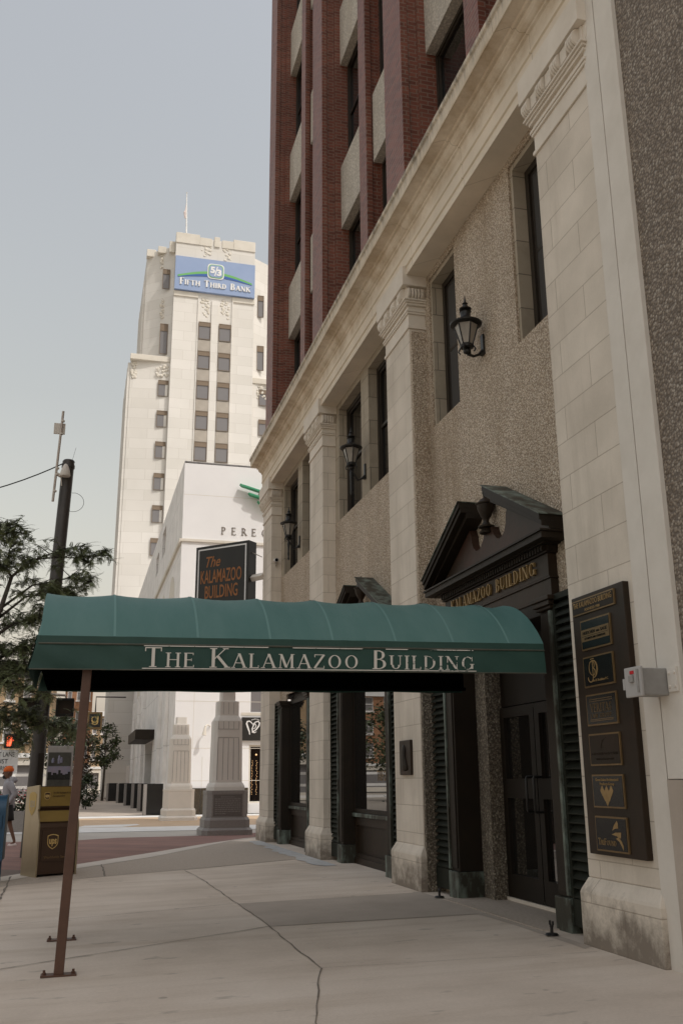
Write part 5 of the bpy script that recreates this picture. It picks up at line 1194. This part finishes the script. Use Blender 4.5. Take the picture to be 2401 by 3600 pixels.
for h, d, m_ in ((1.02, .07, 'white'), (.90, .10, 'green'), (.82, .12, 'blue')):
    mb = MB(); poly2d(mb, rsq(7.55, 61.95, h, .42), (0, SY, 0), (1, 0, 0), (0, 0, 1), d); mb.build('logo_field', M[m_], T)
mb = MB(); sans_text(mb, '5', (6.87, SY-.12, 61.72), rx, uz, cap=.78, width=.58, depth=.03, bold=.05); sans_text(mb, '3', (7.66, SY-.12, 61.42), rx, uz, cap=.78, width=.58, depth=.03, bold=.05)
put_polys(mb, [[(7.36, 61.3), (7.50, 61.3), (7.80, 62.6), (7.66, 62.6)]], (0, SY-.12, 0), (1, 0, 0), (0, 0, 1), 1, 1, .03); mb.build('logo', M['white'], T)
bf = serif_font(.24, .11); tw = serif_polys('Fifth Third Bank', bf, .76)[1]; xw = 3.2
for wd in ('Fifth', 'Third', 'Bank'):
    w_ = serif_polys(wd, bf, .76)[1]*8.7/tw
    serif_text(MB(), wd, (xw, SY, 59.72), (1, 0, 0), (0, 0, 1), cap=.86, width=w_, depth=.10, font=bf, small=.76).build('lettering', M['white'], T); xw += w_+.48*8.7/tw

# ================================================================ buildings that close the street on the left
def row_building(name, x0, x1, y, h, m, label, floors, bays_n, trim='white', depth=14, parap=.5, wf=.5, face='y'):
    T = thing(name, ((x0+x1)/2, y, 0), label, 'building')
    fh = (h-4.2)/floors; bw = (x1-x0)/bays_n; holes = []
    for f in range(floors):
        for b_ in range(bays_n):
            xc = x0+bw*(b_+.5); holes.append((xc-bw*wf/2, xc+bw*wf/2, 4.4+f*fh+fh*.2, 4.4+f*fh+fh*.82))
    mb = MB(); mb.panel(y, x0, x1, 3.7, h, holes, .35, axis='y'); mb.quad((x0, y, 0), (x0, y, h), (x0, y+depth, h), (x0, y+depth, 0)); mb.quad((x1, y, 0), (x1, y, h), (x1, y+depth, h), (x1, y+depth, 0)); mb.quad((x0, y, h), (x1, y, h), (x1, y+depth, h), (x0, y+depth, h))
    mb.build('wall', M[m], T)
    mb = MB(); mb.box(x0-.1, x1+.1, y-.35, y-.002, h-.3, h+parap); mb.build('cornice', M[trim], T); MB().box(x0, x1, y-.18, y-.002, 3.75, 4.15).build('fascia', M[trim], T)
    for a, b, c, d in holes:
        mb = MB(); mb.panel(y+.12, a, b, c, d, [(a+.1, b-.1, c+.1, (c+d)/2-.05), (a+.1, b-.1, (c+d)/2+.05, d-.1)], .08, axis='y'); w = mb.build('window', M[trim], T)
        MB().quad((a, y+.2, c), (b, y+.2, c), (b, y+.2, d), (a, y+.2, d)).build('pane', M['bank_pane'], w)
        MB().box(a-.12, b+.12, y-.14, y-.002, c-.18, c-.02).build('sill', M[trim], w)
    nb = max(2, bays_n//2); sw = (x1-x0)/nb
    for k in range(nb):
        a = x0+k*sw; mb = MB(); mb.panel(y-.02, a, a+sw, -.2, 3.7, [(a+.3, a+sw-.3, .5, 3.1)], .4, axis='y'); s_ = mb.build('shopfront', M[trim if k % 2 else 'bank_trim'], T)
        MB().quad((a+.2, y+.3, .3), (a+sw-.2, y+.3, .3), (a+sw-.2, y+.3, 3.3), (a+.2, y+.3, 3.3)).build('pane', M['bank_pane'], s_)
    return T
row_building('corner_shop_building', -16.5, -7.6, 92, 11.5, 'tanbrick', 'tan brick shop building with white trim at the far left end of the street', 2, 6)
row_building('orange_brick_building', -7.4, -3.4, 150, 16.5, 'orbrick', 'orange brick building with white window trim at the end of the street', 3, 3)
row_building('tan_street_end_building', -3.2, 1.2, 175, 13, 'tanbrick', 'tan brick building partly hidden by the far end of the white wall', 2, 3)
# fluted pale corner pier of the far block and brown brick building beyond
T = thing('fluted_stone_building', (-1.2, 128, 0), 'narrow pale fluted stone building front beyond the white building', 'building')
MB().box(-1.4, 10, 128, 145, -.1, 24).build('wall', M['bank'], T)
mb = MB()
for k in range(4): mb.box(-1.75, -1.4, 128.3+k*3.6, 130+k*3.6, -.1, 24)
mb.build('rib', M['bank_trim'], T)
# letter sign on the far pavement
T = thing('letter_sign', (-3.9, 70, 6), 'square hanging sign with gold letter g beyond the canopy post', 'sign')
MB().box(-4.55, -3.55, 70, 70.3, 5.15, 6.35).build('frame', M['goldline'], T, bevel=.03)
f = MB().box(-4.43, -3.67, 69.98, 69.999, 5.30, 6.2).build('face', M['signblk'], T)
mb = MB(); ci = lambda cx_, cz, rx_, rz, a0, a1, n=18: [(cx_+rx_*math.cos(R(a0+(a1-a0)*i/n)), cz+rz*math.sin(R(a0+(a1-a0)*i/n))) for i in range(n+1)]
ribbon(mb, ci(0, 0, .19, .19, 0, 360), .09, (-4.07, 69.98, 5.82), rx, uz, .02); ribbon(mb, [(.22, .24), (.22, -.14)]+ci(.02, -.16, .20, .17, 0, -160, 10), .08, (-4.07, 69.98, 5.82), rx, uz, .03)
mb.build('lettering', M['ltgold'], f); MB().tube([(-4.05, 70.15, 6.35), (-4.05, 70.15, 7.4), (-2.0, 70.15, 7.4)], .05, 8).build('bracket', M['pole'], T)

# ================================================================ trees and plants
def leaves(mb, pts, rnd, size, n, spread, droop=.0, flat=.6):
    for p in pts:
        for _ in range(n):
            q = V(p)+V((rnd.gauss(0, spread), rnd.gauss(0, spread), rnd.gauss(0, spread*flat)-abs(rnd.gauss(0, droop))))
            a = V((rnd.uniform(-1, 1), rnd.uniform(-1, 1), rnd.uniform(-.7, .4))).normalized(); b = a.cross(V((rnd.uniform(-1, 1), rnd.uniform(-1, 1), 1))).normalized()
            s = size*rnd.uniform(.6, 1.3); w_ = s*.33
            mb.v += [tuple(q), tuple(q+a*s*.5+b*w_), tuple(q+a*s), tuple(q+a*s*.5-b*w_)]; k = len(mb.v); mb.f.append((k-4, k-3, k-2, k-1))
def fern(mb, base, d, length, rnd, leaf=.058, n=13):
    """feathery compound leaf: a drooping rib with paired leaflets"""
    d = V(d).normalized(); p = V(base); side = d.cross(V((0, 0, 1)));
    side = side.normalized() if side.length > .01 else V((1, 0, 0))
    up = side.cross(d)
    for i in range(n):
        t = i/n; p = p+d*length/n; d = (d+V((rnd.gauss(0, .10), rnd.gauss(0, .10), -.07*rnd.uniform(-.5, 2)))).normalized()
        s = leaf*(1-.5*t)*rnd.uniform(.8, 1.2); w_ = s*.30
        for sg in (-1, 1):
            a = (side*sg+d*.35+V((0, 0, -.25))).normalized(); b = d
            mb.v += [tuple(p), tuple(p+a*s*.5+b*w_), tuple(p+a*s), tuple(p+a*s*.5-b*w_)]; k = len(mb.v); mb.f.append((k-4, k-3, k-2, k-1))
# honey locust at the kerb, trunk just outside the picture, limbs reaching over the drop box
T = thing('honey_locust', (-7.5, 20.2, -.15), 'feathery honey locust tree at left with drooping limbs around the steel pole', 'tree')
rnd = random.Random(11); br = MB(); lf = MB()
limbs = [([(-7.5,20.2,-.2), (-7.4,20.2,2.2), (-7.15,20.1,3.8), (-6.75,20,5.0), (-6.6,20,5.65)], [.20,.16,.12,.08,.06]),
 ([(-6.6,20,5.65), (-6.4,20.05,5.87), (-6.17,20.1,6.06), (-5.65,20.2,6.32), (-5.1,20.3,6.5)], [.05,.04,.03,.02,.01]),
 ([(-6.6,20,5.65), (-6.72,20,5.8), (-6.84,20,5.87), (-7.5,19.8,6.4)], [.045,.035,.03,.01]),
 ([(-6.72,20,5.8), (-6.7,20,6.14), (-6.6,20,6.6)], [.03,.022,.01]),
 ([(-7.4,20.2,2.4), (-7.0,20.5,3.05), (-6.6,20.8,3.02), (-6.1,21.0,2.92), (-5.6,21.1,2.75), (-5.0,21.2,2.62)], [.09,.06,.045,.032,.02,.01]),
 ([(-7.3,20.1,3.2), (-6.9,20.3,3.9), (-6.4,20.4,4.25), (-5.9,20.4,4.35)], [.08,.05,.03,.015]),
 ([(-7.0,20.1,4.3), (-6.5,20.3,4.75), (-5.9,20.4,4.95), (-5.3,20.5,4.95)], [.07,.045,.03,.012]),
 ([(-6.8,20.1,4.8), (-6.3,20.0,5.25), (-5.7,20.0,5.35), (-5.2,20.1,5.3)], [.05,.035,.02,.01]),
 ([(-7.3,20.1,3.6), (-6.8,19.8,3.6), (-6.3,19.7,3.45), (-5.9,19.7,3.3)], [.06,.04,.025,.012]),
 ([(-6.6,20.8,3.02), (-6.4,20.7,2.7), (-6.2,20.7,2.35)], [.03,.02,.008])]
for pts, rad in limbs: br.tube(pts, [q*(1 if q > .1 else .62) for q in rad], 7)
def along(pts, t):
    k = min(int(t*(len(pts)-1)), len(pts)-2); f_ = t*(len(pts)-1)-k; return V(pts[k]).lerp(V(pts[k+1]), f_)
def dress(pts, n, reach, t0=.2, flen=.27, dens=5):
    for _ in range(n):
        t_ = rnd.uniform(t0, 1)**.8; p = along(pts, t_); a = rnd.uniform(0, 2*math.pi)
        d = V((math.cos(a), math.sin(a), rnd.uniform(-.55, .65))); L0 = rnd.uniform(.35, 1)*reach
        m_ = p+d*L0*.5+V((rnd.gauss(0, .05), rnd.gauss(0, .05), rnd.gauss(.03, .05))); e = p+d*L0+V((0, 0, rnd.uniform(-.12, .08)))
        br.tube([tuple(p), tuple(m_), tuple(e)], [.011, .007, .003], 4)
        for k in range(dens):
            f_ = rnd.uniform(.25, 1); q = p.lerp(m_, f_*2) if f_ < .5 else m_.lerp(e, f_*2-1)
            for sg in (0, 1):
                a2 = rnd.uniform(0, 2*math.pi); fern(lf, q, (math.cos(a2), math.sin(a2), rnd.uniform(-1.0, .6)), flen*rnd.uniform(.45, 1.15), rnd, leaf=.046, n=10)
limbs2 = [([(-6.17,20.1,6.06), (-5.7,20.2,6.15), (-5.2,20.4,6.2), (-4.75,20.5,6.38)], [.03,.02,.014,.008]), ([(-6.84,20,5.87), (-6.9,19.9,6.3), (-6.75,19.9,6.75)], [.03,.02,.01]),
 ([(-6.9,20.3,3.9), (-6.4,20.0,3.75), (-5.95,20.0,3.85)], [.04,.025,.012]), ([(-6.75,20,5.0), (-6.2,20.3,5.55), (-5.5,20.4,5.75), (-5.0,20.5,5.72)], [.05,.03,.02,.01]),
 ([(-7.15,20.1,3.8), (-7.9,20.6,4.9), (-8.7,20.8,5.6)], [.09,.05,.015]), ([(-7.3,20.1,3.2), (-8.0,19.6,4.0), (-8.9,19.4,4.4)], [.08,.05,.015]), ([(-6.9,20,4.7), (-7.4,20.8,5.9), (-7.8,21.2,6.8)], [.06,.04,.01]), ([(-7.2,20.1,3.6), (-7.5,21.0,4.4), (-7.3,22.0,4.9)], [.06,.04,.01])]
for pts, rad in limbs2: br.tube(pts, [q*.62 for q in rad], 6)
for l_, n_, r_ in ((limbs[1], 28, .45), (limbs[2], 36, .6), (limbs[3], 20, .5), (limbs[4], 74, .62), (limbs[5], 64, .75), (limbs[6], 68, .75), (limbs[7], 50, .6), (limbs[8], 54, .65), (limbs[9], 22, .45),
    (limbs2[0], 26, .40), (limbs2[1], 24, .5), (limbs2[2], 36, .65), (limbs2[3], 30, .5), (limbs2[4], 50, .9), (limbs2[5], 46, .9), (limbs2[6], 44, .8), (limbs2[7], 40, .8)): dress(l_[0], n_, r_)
br.build('trunk', M['bark'], T, smooth='all'); lf.build('crown', M['locust'], T, weld=False)
def plant_tree(name, x, y, z0, h, r, label, lm, trunk_h, nb=16, cat='tree', lsize=.22, seed=1, z_sq=.9, dens=36):
    T = thing(name, (x, y, z0), label, cat); rnd = random.Random(seed); tr = MB(); cr = MB()
    tr.tube([(x, y, z0), (x+.05*h*.2, y, z0+trunk_h), (x, y, z0+h*.8)], [.03*h*.6, .022*h*.6, .01], 7); tips = []
    for k in range(nb*3):
        a = rnd.uniform(0, 2*math.pi); u_ = rnd.uniform(-1, 1); rr_ = r*(1-u_*u_)**.5*rnd.uniform(.45, 1.08)
        zc = z0+trunk_h+(h-trunk_h)*(.5+.5*u_*z_sq); e = (x+rr_*math.cos(a), y+rr_*math.sin(a), zc); tips.append(e)
        if k < nb: tr.tube([(x, y, z0+trunk_h+(zc-z0-trunk_h)*.55), tuple(V((x, y, zc-.1*h)).lerp(V(e), .6)), e], [.012*h*.5, .008*h*.5, .003*h], 5)
    leaves(cr, tips, rnd, lsize, dens, r*.16, .1, .7)
    tr.build('trunk', M['bark'], T, smooth='all'); cr.build('crown', M[lm], T, weld=False); return T
plant_tree('street_tree', -4.75, 76, -.1, 5.4, .85, 'small russet and green street tree beyond the crossing', 'leaf_red', 1.0, seed=3, lsize=.20)
plant_tree('evergreen_shrub', -4.35, 66, -.1, 2.25, .62, 'round dark evergreen shrub at the edge of far pavement', 'leaf_dk', .25, seed=5, cat='shrub', lsize=.16)
plant_tree('small_leafy_tree', -2.6, 95, -.1, 7.2, 1.4, 'leafy street tree near the far end of white wall', 'leaf', 3.2, seed=8, lsize=.28)
plant_tree('bushy_street_tree', -6.5, 60, -.1, 5.8, 1.5, 'bushy dark green street tree seen past the canopy post', 'leaf_dk', 2.6, seed=12, lsize=.24, nb=20)
# planter with flowers beside the walker
T = thing('flower_planter', (-7.0, 38, -.1), 'low concrete planter with red and pale flowers behind the walking person', 'planter')
MB().box(-9, -6.2, 37.6, 38.6, -.1, .62).build('box', M['granite'], T, bevel=.03)
mb = MB(); rnd = random.Random(4); leaves(mb, [(rnd.uniform(-8.9, -6.3), rnd.uniform(37.8, 38.4), rnd.uniform(.65, 1.2)) for _ in range(80)], rnd, .16, 14, .12); mb.build('plants', M['leaf_dk'], T, weld=False)
mb = MB(); leaves(mb, [(rnd.uniform(-8.9, -6.3), rnd.uniform(37.7, 38.3), rnd.uniform(.8, 1.35)) for _ in range(50)], rnd, .10, 4, .08); mb.build('red_flowers', M['red'], T, weld=False)
mb = MB(); leaves(mb, [(rnd.uniform(-8.9, -6.3), rnd.uniform(37.7, 38.3), rnd.uniform(1.0, 1.5)) for _ in range(50)], rnd, .10, 4, .08); mb.build('pale_flowers', M['shoe'], T, weld=False)
T = thing('white_railing', (-9, 60, 0), 'white horizontal railing across the street behind the walking person', 'railing')
mb = MB()
for z in (.55, 1.25, 1.95): mb.box(-16, -6.4, 60, 60.12, z, z+.16)
mb.build('rail', M['white'], T)
for x in (-15.8, -13.5, -11.2, -8.9, -6.6): MB().box(x, x+.16, 59.98, 60.14, -.1, 2.2).build('post', M['white'], T)

# ================================================================ person
def skinned(name, verts, edges, radii, m, parent, sub=2):
    me = bpy.data.meshes.new(name); me.from_pydata([tuple(V(v)*K) for v in verts], edges, []); me.materials.append(m)
    o = bpy.data.objects.new(name, me); COL.objects.link(o)
    sk = o.modifiers.new('skin', 'SKIN'); sk.use_smooth_shade = True
    if not me.skin_vertices: 
        me.attributes.new if False else None
    lay = me.skin_vertices[0] if me.skin_vertices else None
    if lay is None: return o
    for i, r_ in enumerate(radii):
        rr_ = r_ if isinstance(r_, tuple) else (r_, r_); lay.data[i].radius = (rr_[0]*K, rr_[1]*K); lay.data[i].use_root = (i == 0)
    ss = o.modifiers.new('sub', 'SUBSURF'); ss.levels = sub; ss.render_levels = sub
    o.parent = parent; o['_o'] = (0, 0, 0); return o
def person():
    px, py, pz = -6.86, 29.5, -.13
    T = thing('person', (px, py, pz), 'person walking in orange beanie, grey hooded sweatshirt, black shorts and pale sneakers', 'person')
    s = 1.24      # units per metre of body
    # x: towards the walking direction is -x; heights in metres
    J = dict(pel=(0, 0, .95), wai=(-.01, 0, 1.10), che=(-.03, 0, 1.30), nec=(-.05, 0, 1.47), hdb=(-.06, 0, 1.54), hdt=(-.075, 0, 1.66),
             shl=(-.02, -.17, 1.42), shr=(-.03, .17, 1.42), ell=(.13, -.23, 1.17), wrl=(.02, -.24, .97), hal=(-.02, -.24, .90),
             elr=(.0, .24, 1.15), wrr=(-.14, .22, 1.02), har=(-.19, .21, .97),
             hpl=(.01, -.10, .92), hpr=(0, .10, .92), knl=(.06, -.10, .52), anl=(.20, -.10, .12), fol=(.09, -.10, .04),
             knr=(-.12, .10, .52), anr=(-.10, .10, .09), tor=(-.24, .10, .03))
    W = lambda k: tuple(V(J[k])*s)
    def mk(name, keys, edges, rad, m):
        idx = {k: i for i, k in enumerate(keys)}
        return skinned(name, [W(k) for k in keys], [(idx[a], idx[b]) for a, b in edges], [tuple(q*s for q in r_) if isinstance(r_, tuple) else r_*s for r_ in rad], m, T)
    mk('body', ['pel','wai','che','nec','hdb','hdt','shl','ell','wrl','hal','shr','elr','wrr','har','hpl','knl','anl','fol','hpr','knr','anr','tor'],
       [('pel','wai'),('wai','che'),('che','nec'),('nec','hdb'),('hdb','hdt'),('che','shl'),('shl','ell'),('ell','wrl'),('wrl','hal'),('che','shr'),('shr','elr'),('elr','wrr'),('wrr','har'),('pel','hpl'),('hpl','knl'),('knl','anl'),('anl','fol'),('pel','hpr'),('hpr','knr'),('knr','anr'),('anr','tor')],
       [(.10,.13),(.09,.12),(.10,.14),.052,.075,.085,.055,.042,.03,.035,.055,.042,.03,.035,.075,.052,.034,.035,.075,.052,.034,.035], M['skin'])
    def el(cx_, cy_, cz_, rx_, ry_, n=16): return [(px+s*(cx_+rx_*math.cos(2*math.pi*k/n)), py+s*(cy_+ry_*math.sin(2*math.pi*k/n)), pz+s*cz_) for k in range(n)]
    def part(mb, name, m): 
        mb.v = [(p[0]-px, p[1]-py, p[2]-pz) for p in mb.v]; o = MB(); o.v, o.f = mb.v, mb.f; T['_o'] = (0, 0, 0); q = o.build(name, M[m], T, smooth='all'); T['_o'] = (px, py, pz); return q
    Q = lambda k: tuple(V((px, py, pz))+V(J[k])*s)
    mb = MB(); mb.loft([el(.0, 0, .84, .125, .165), el(.0, 0, .87, .14, .18), el(.0, 0, .95, .135, .175), el(-.01, 0, 1.08, .125, .165), el(-.025, 0, 1.25, .135, .18), el(-.03, 0, 1.36, .125, .19), el(-.035, 0, 1.43, .10, .165), el(-.04, 0, 1.48, .07, .085), el(-.045, 0, 1.50, .06, .065)])
    for a_, b_, c_ in (('shl', 'ell', 'wrl'), ('shr', 'elr', 'wrr')):
        A_, B_, C2 = V(Q(a_)), V(Q(b_)), V(Q(c_)); mb.tube([A_+V((0, 0, .03)), A_, A_.lerp(B_, .5), B_, B_.lerp(C2, .5), B_.lerp(C2, .9), C2], [q*s for q in (.05, .085, .074, .066, .056, .050, .042)], 12)
    part(mb, 'sweatshirt', 'hood')
    mb = MB(); mb.loft([el(.03, 0, 1.40, .09, .12), el(.06, 0, 1.45, .10, .125), el(.05, 0, 1.51, .085, .11), el(.02, 0, 1.54, .06, .09), el(.0, 0, 1.53, .03, .06)]); part(mb, 'hood', 'hood')
    mb = MB(); mb.loft([el(.0, 0, .97, .13, .165), el(.0, 0, .86, .13, .175), el(.005, 0, .80, .12, .17), el(.005, 0, .77, .10, .15)])
    for hp, kn in (('hpl', 'knl'), ('hpr', 'knr')):
        A_, B_ = V(Q(hp)), V(Q(kn)); mb.tube([A_, A_.lerp(B_, .3), A_.lerp(B_, .6), A_.lerp(B_, .86)], [q*s for q in (.09, .10, .10, .098)], 14)
    part(mb, 'shorts', 'shorts')
    hx, hz = -.07, 1.625
    mb = MB(); mb.loft([el(hx+.01, 0, hz-.13, .05, .045), el(hx-.01, 0, hz-.10, .085, .065), el(hx, 0, hz-.03, .10, .078), el(hx, 0, hz+.05, .103, .08), el(hx, 0, hz+.10, .08, .065), el(hx, 0, hz+.125, .03, .03)])
    for sg in (-1, 1): mb.loft([el(hx+.015, sg*.082, hz-.035, .012, .008, 8), el(hx+.018, sg*.09, hz, .024, .010, 8), el(hx+.015, sg*.085, hz+.035, .014, .008, 8)])
    mb.loft([el(hx-.10, 0, hz-.035, .022, .018, 8), el(hx-.112, 0, hz-.025, .018, .016, 8), el(hx-.095, 0, hz+.02, .012, .010, 8)]); part(mb, 'head', 'skin')
    mb = MB(); mb.loft([el(hx-.045, 0, hz-.135, .05, .045), el(hx-.055, 0, hz-.10, .062, .058), el(hx-.07, 0, hz-.06, .042, .05), el(hx-.08, 0, hz-.05, .02, .03)]); part(mb, 'beard', 'shorts')
    mb = MB(); 
    for sg in (-1, 1): mb.lathe([(0, -.012*s), (.012*s, 0), (0, .012*s)], (px+s*(hx-.093), py+s*sg*.032, pz+s*(hz+.005)), 8)
    part(mb, 'eyes', 'shorts')
    mb = MB(); mb.loft([el(hx+.005, 0, hz+.028, .108, .088), el(hx+.005, 0, hz+.035, .116, .096), el(hx+.01, 0, hz+.075, .114, .094), el(hx+.012, 0, hz+.12, .092, .078), el(hx+.015, 0, hz+.15, .05, .045), el(hx+.015, 0, hz+.158, .01, .01)]); part(mb, 'beanie', 'beanie')
    for a, b in (('anl','fol'),('anr','tor')):
        J['s1'] = (J[a][0]+.05, J[a][1], max(.045, J[a][2]-.06)); J['s2'] = (J[a][0]-.17 if b == 'tor' else J[a][0]-.15, J[a][1], .04); mk('shoe', ['s1','s2'], [('s1','s2')], [(.052,.05),(.04,.045)], M['shoe'])
person()

# ================================================================ the far side of the street (seen in the shop windows)
def car(x, y, z, ang):
    T = thing('parked_car', (x, y, z), 'silver saloon car parked across the street, seen in the shop window', 'car'); T.rotation_euler.z = ang
    o = V((x, y, z)); T['_o'] = (0, 0, 0)
    side = [(-2.75,.45),(-2.8,.8),(-2.65,1.05),(-1.9,1.12),(-1.15,1.62),(.55,1.66),(1.5,1.16),(2.6,1.02),(2.8,.75),(2.75,.45),(2.1,.38),(-2.1,.38)]
    mb = MB(); mb.loft([[(p[0], w_, p[1]*(1 if abs(w_) < 1 else .98)) for p in side] for w_ in (-1.05, -.9, .9, 1.05)])
    b_ = mb.build('body', M['carpaint'], T, bevel=.05, smooth=True)
    gl = [(-1.75,1.14),(-1.12,1.56),(.5,1.60),(1.35,1.16)]
    for w_ in (-1.056, 1.042):
        mb = MB(); mb.prism(gl, lambda p, t: (p[0], t, p[1]), w_, w_+.014); mb.build('side_window', M['pane'], b_)
    MB().add([(-1.98,-.8,1.13),(-1.98,.8,1.13),(-1.22,.72,1.60),(-1.22,-.72,1.60)], [(0,1,2,3)]).build('rear_window', M['pane'], b_)
    for s in (-1, 1): MB().box(-2.82,-2.70, min(s*.55,s*.98), max(s*.55,s*.98), .78,.98).build('tail_light', M['red'], b_)
    for wx in (-1.75, 1.75):
        for s in (-1, 1):
            c_ = MB(); c_.tube([(wx, s*.82, .40), (wx, s*1.06, .40)], .40, 18); w = c_.build('wheel', M['tyre'], T, smooth=True)
            c_ = MB(); c_.tube([(wx, s*1.061, .40), (wx, s*1.07, .40)], .24, 14); c_.build('rim', M['steel'], w)
car(-27, 96, -.36, R(110))
row_building('opposite_brick_building', -62, -30, 150, 15, 'orbrick', 'orange brick commercial building across the street behind parked car', 3, 9)
row_building('opposite_stone_building', -48, -27, 78, 17, 'bank', 'pale stone building across the street left of view', 3, 5)
for k, (x, y, h) in enumerate(((-36, 122, 11), (-22, 86, 9), (-19, 62, 8.5))):
    plant_tree('shade_tree', x, y, -.36, h, h*.36, ['broad shade tree across street beyond the parked car', 'shade tree across street beside the parked car', 'nearest shade tree across the street'][k], 'leaf', h*.3, seed=20+k, lsize=.4, nb=18)
for o in list(bpy.data.objects):
    if '_o' in o: del o['_o']
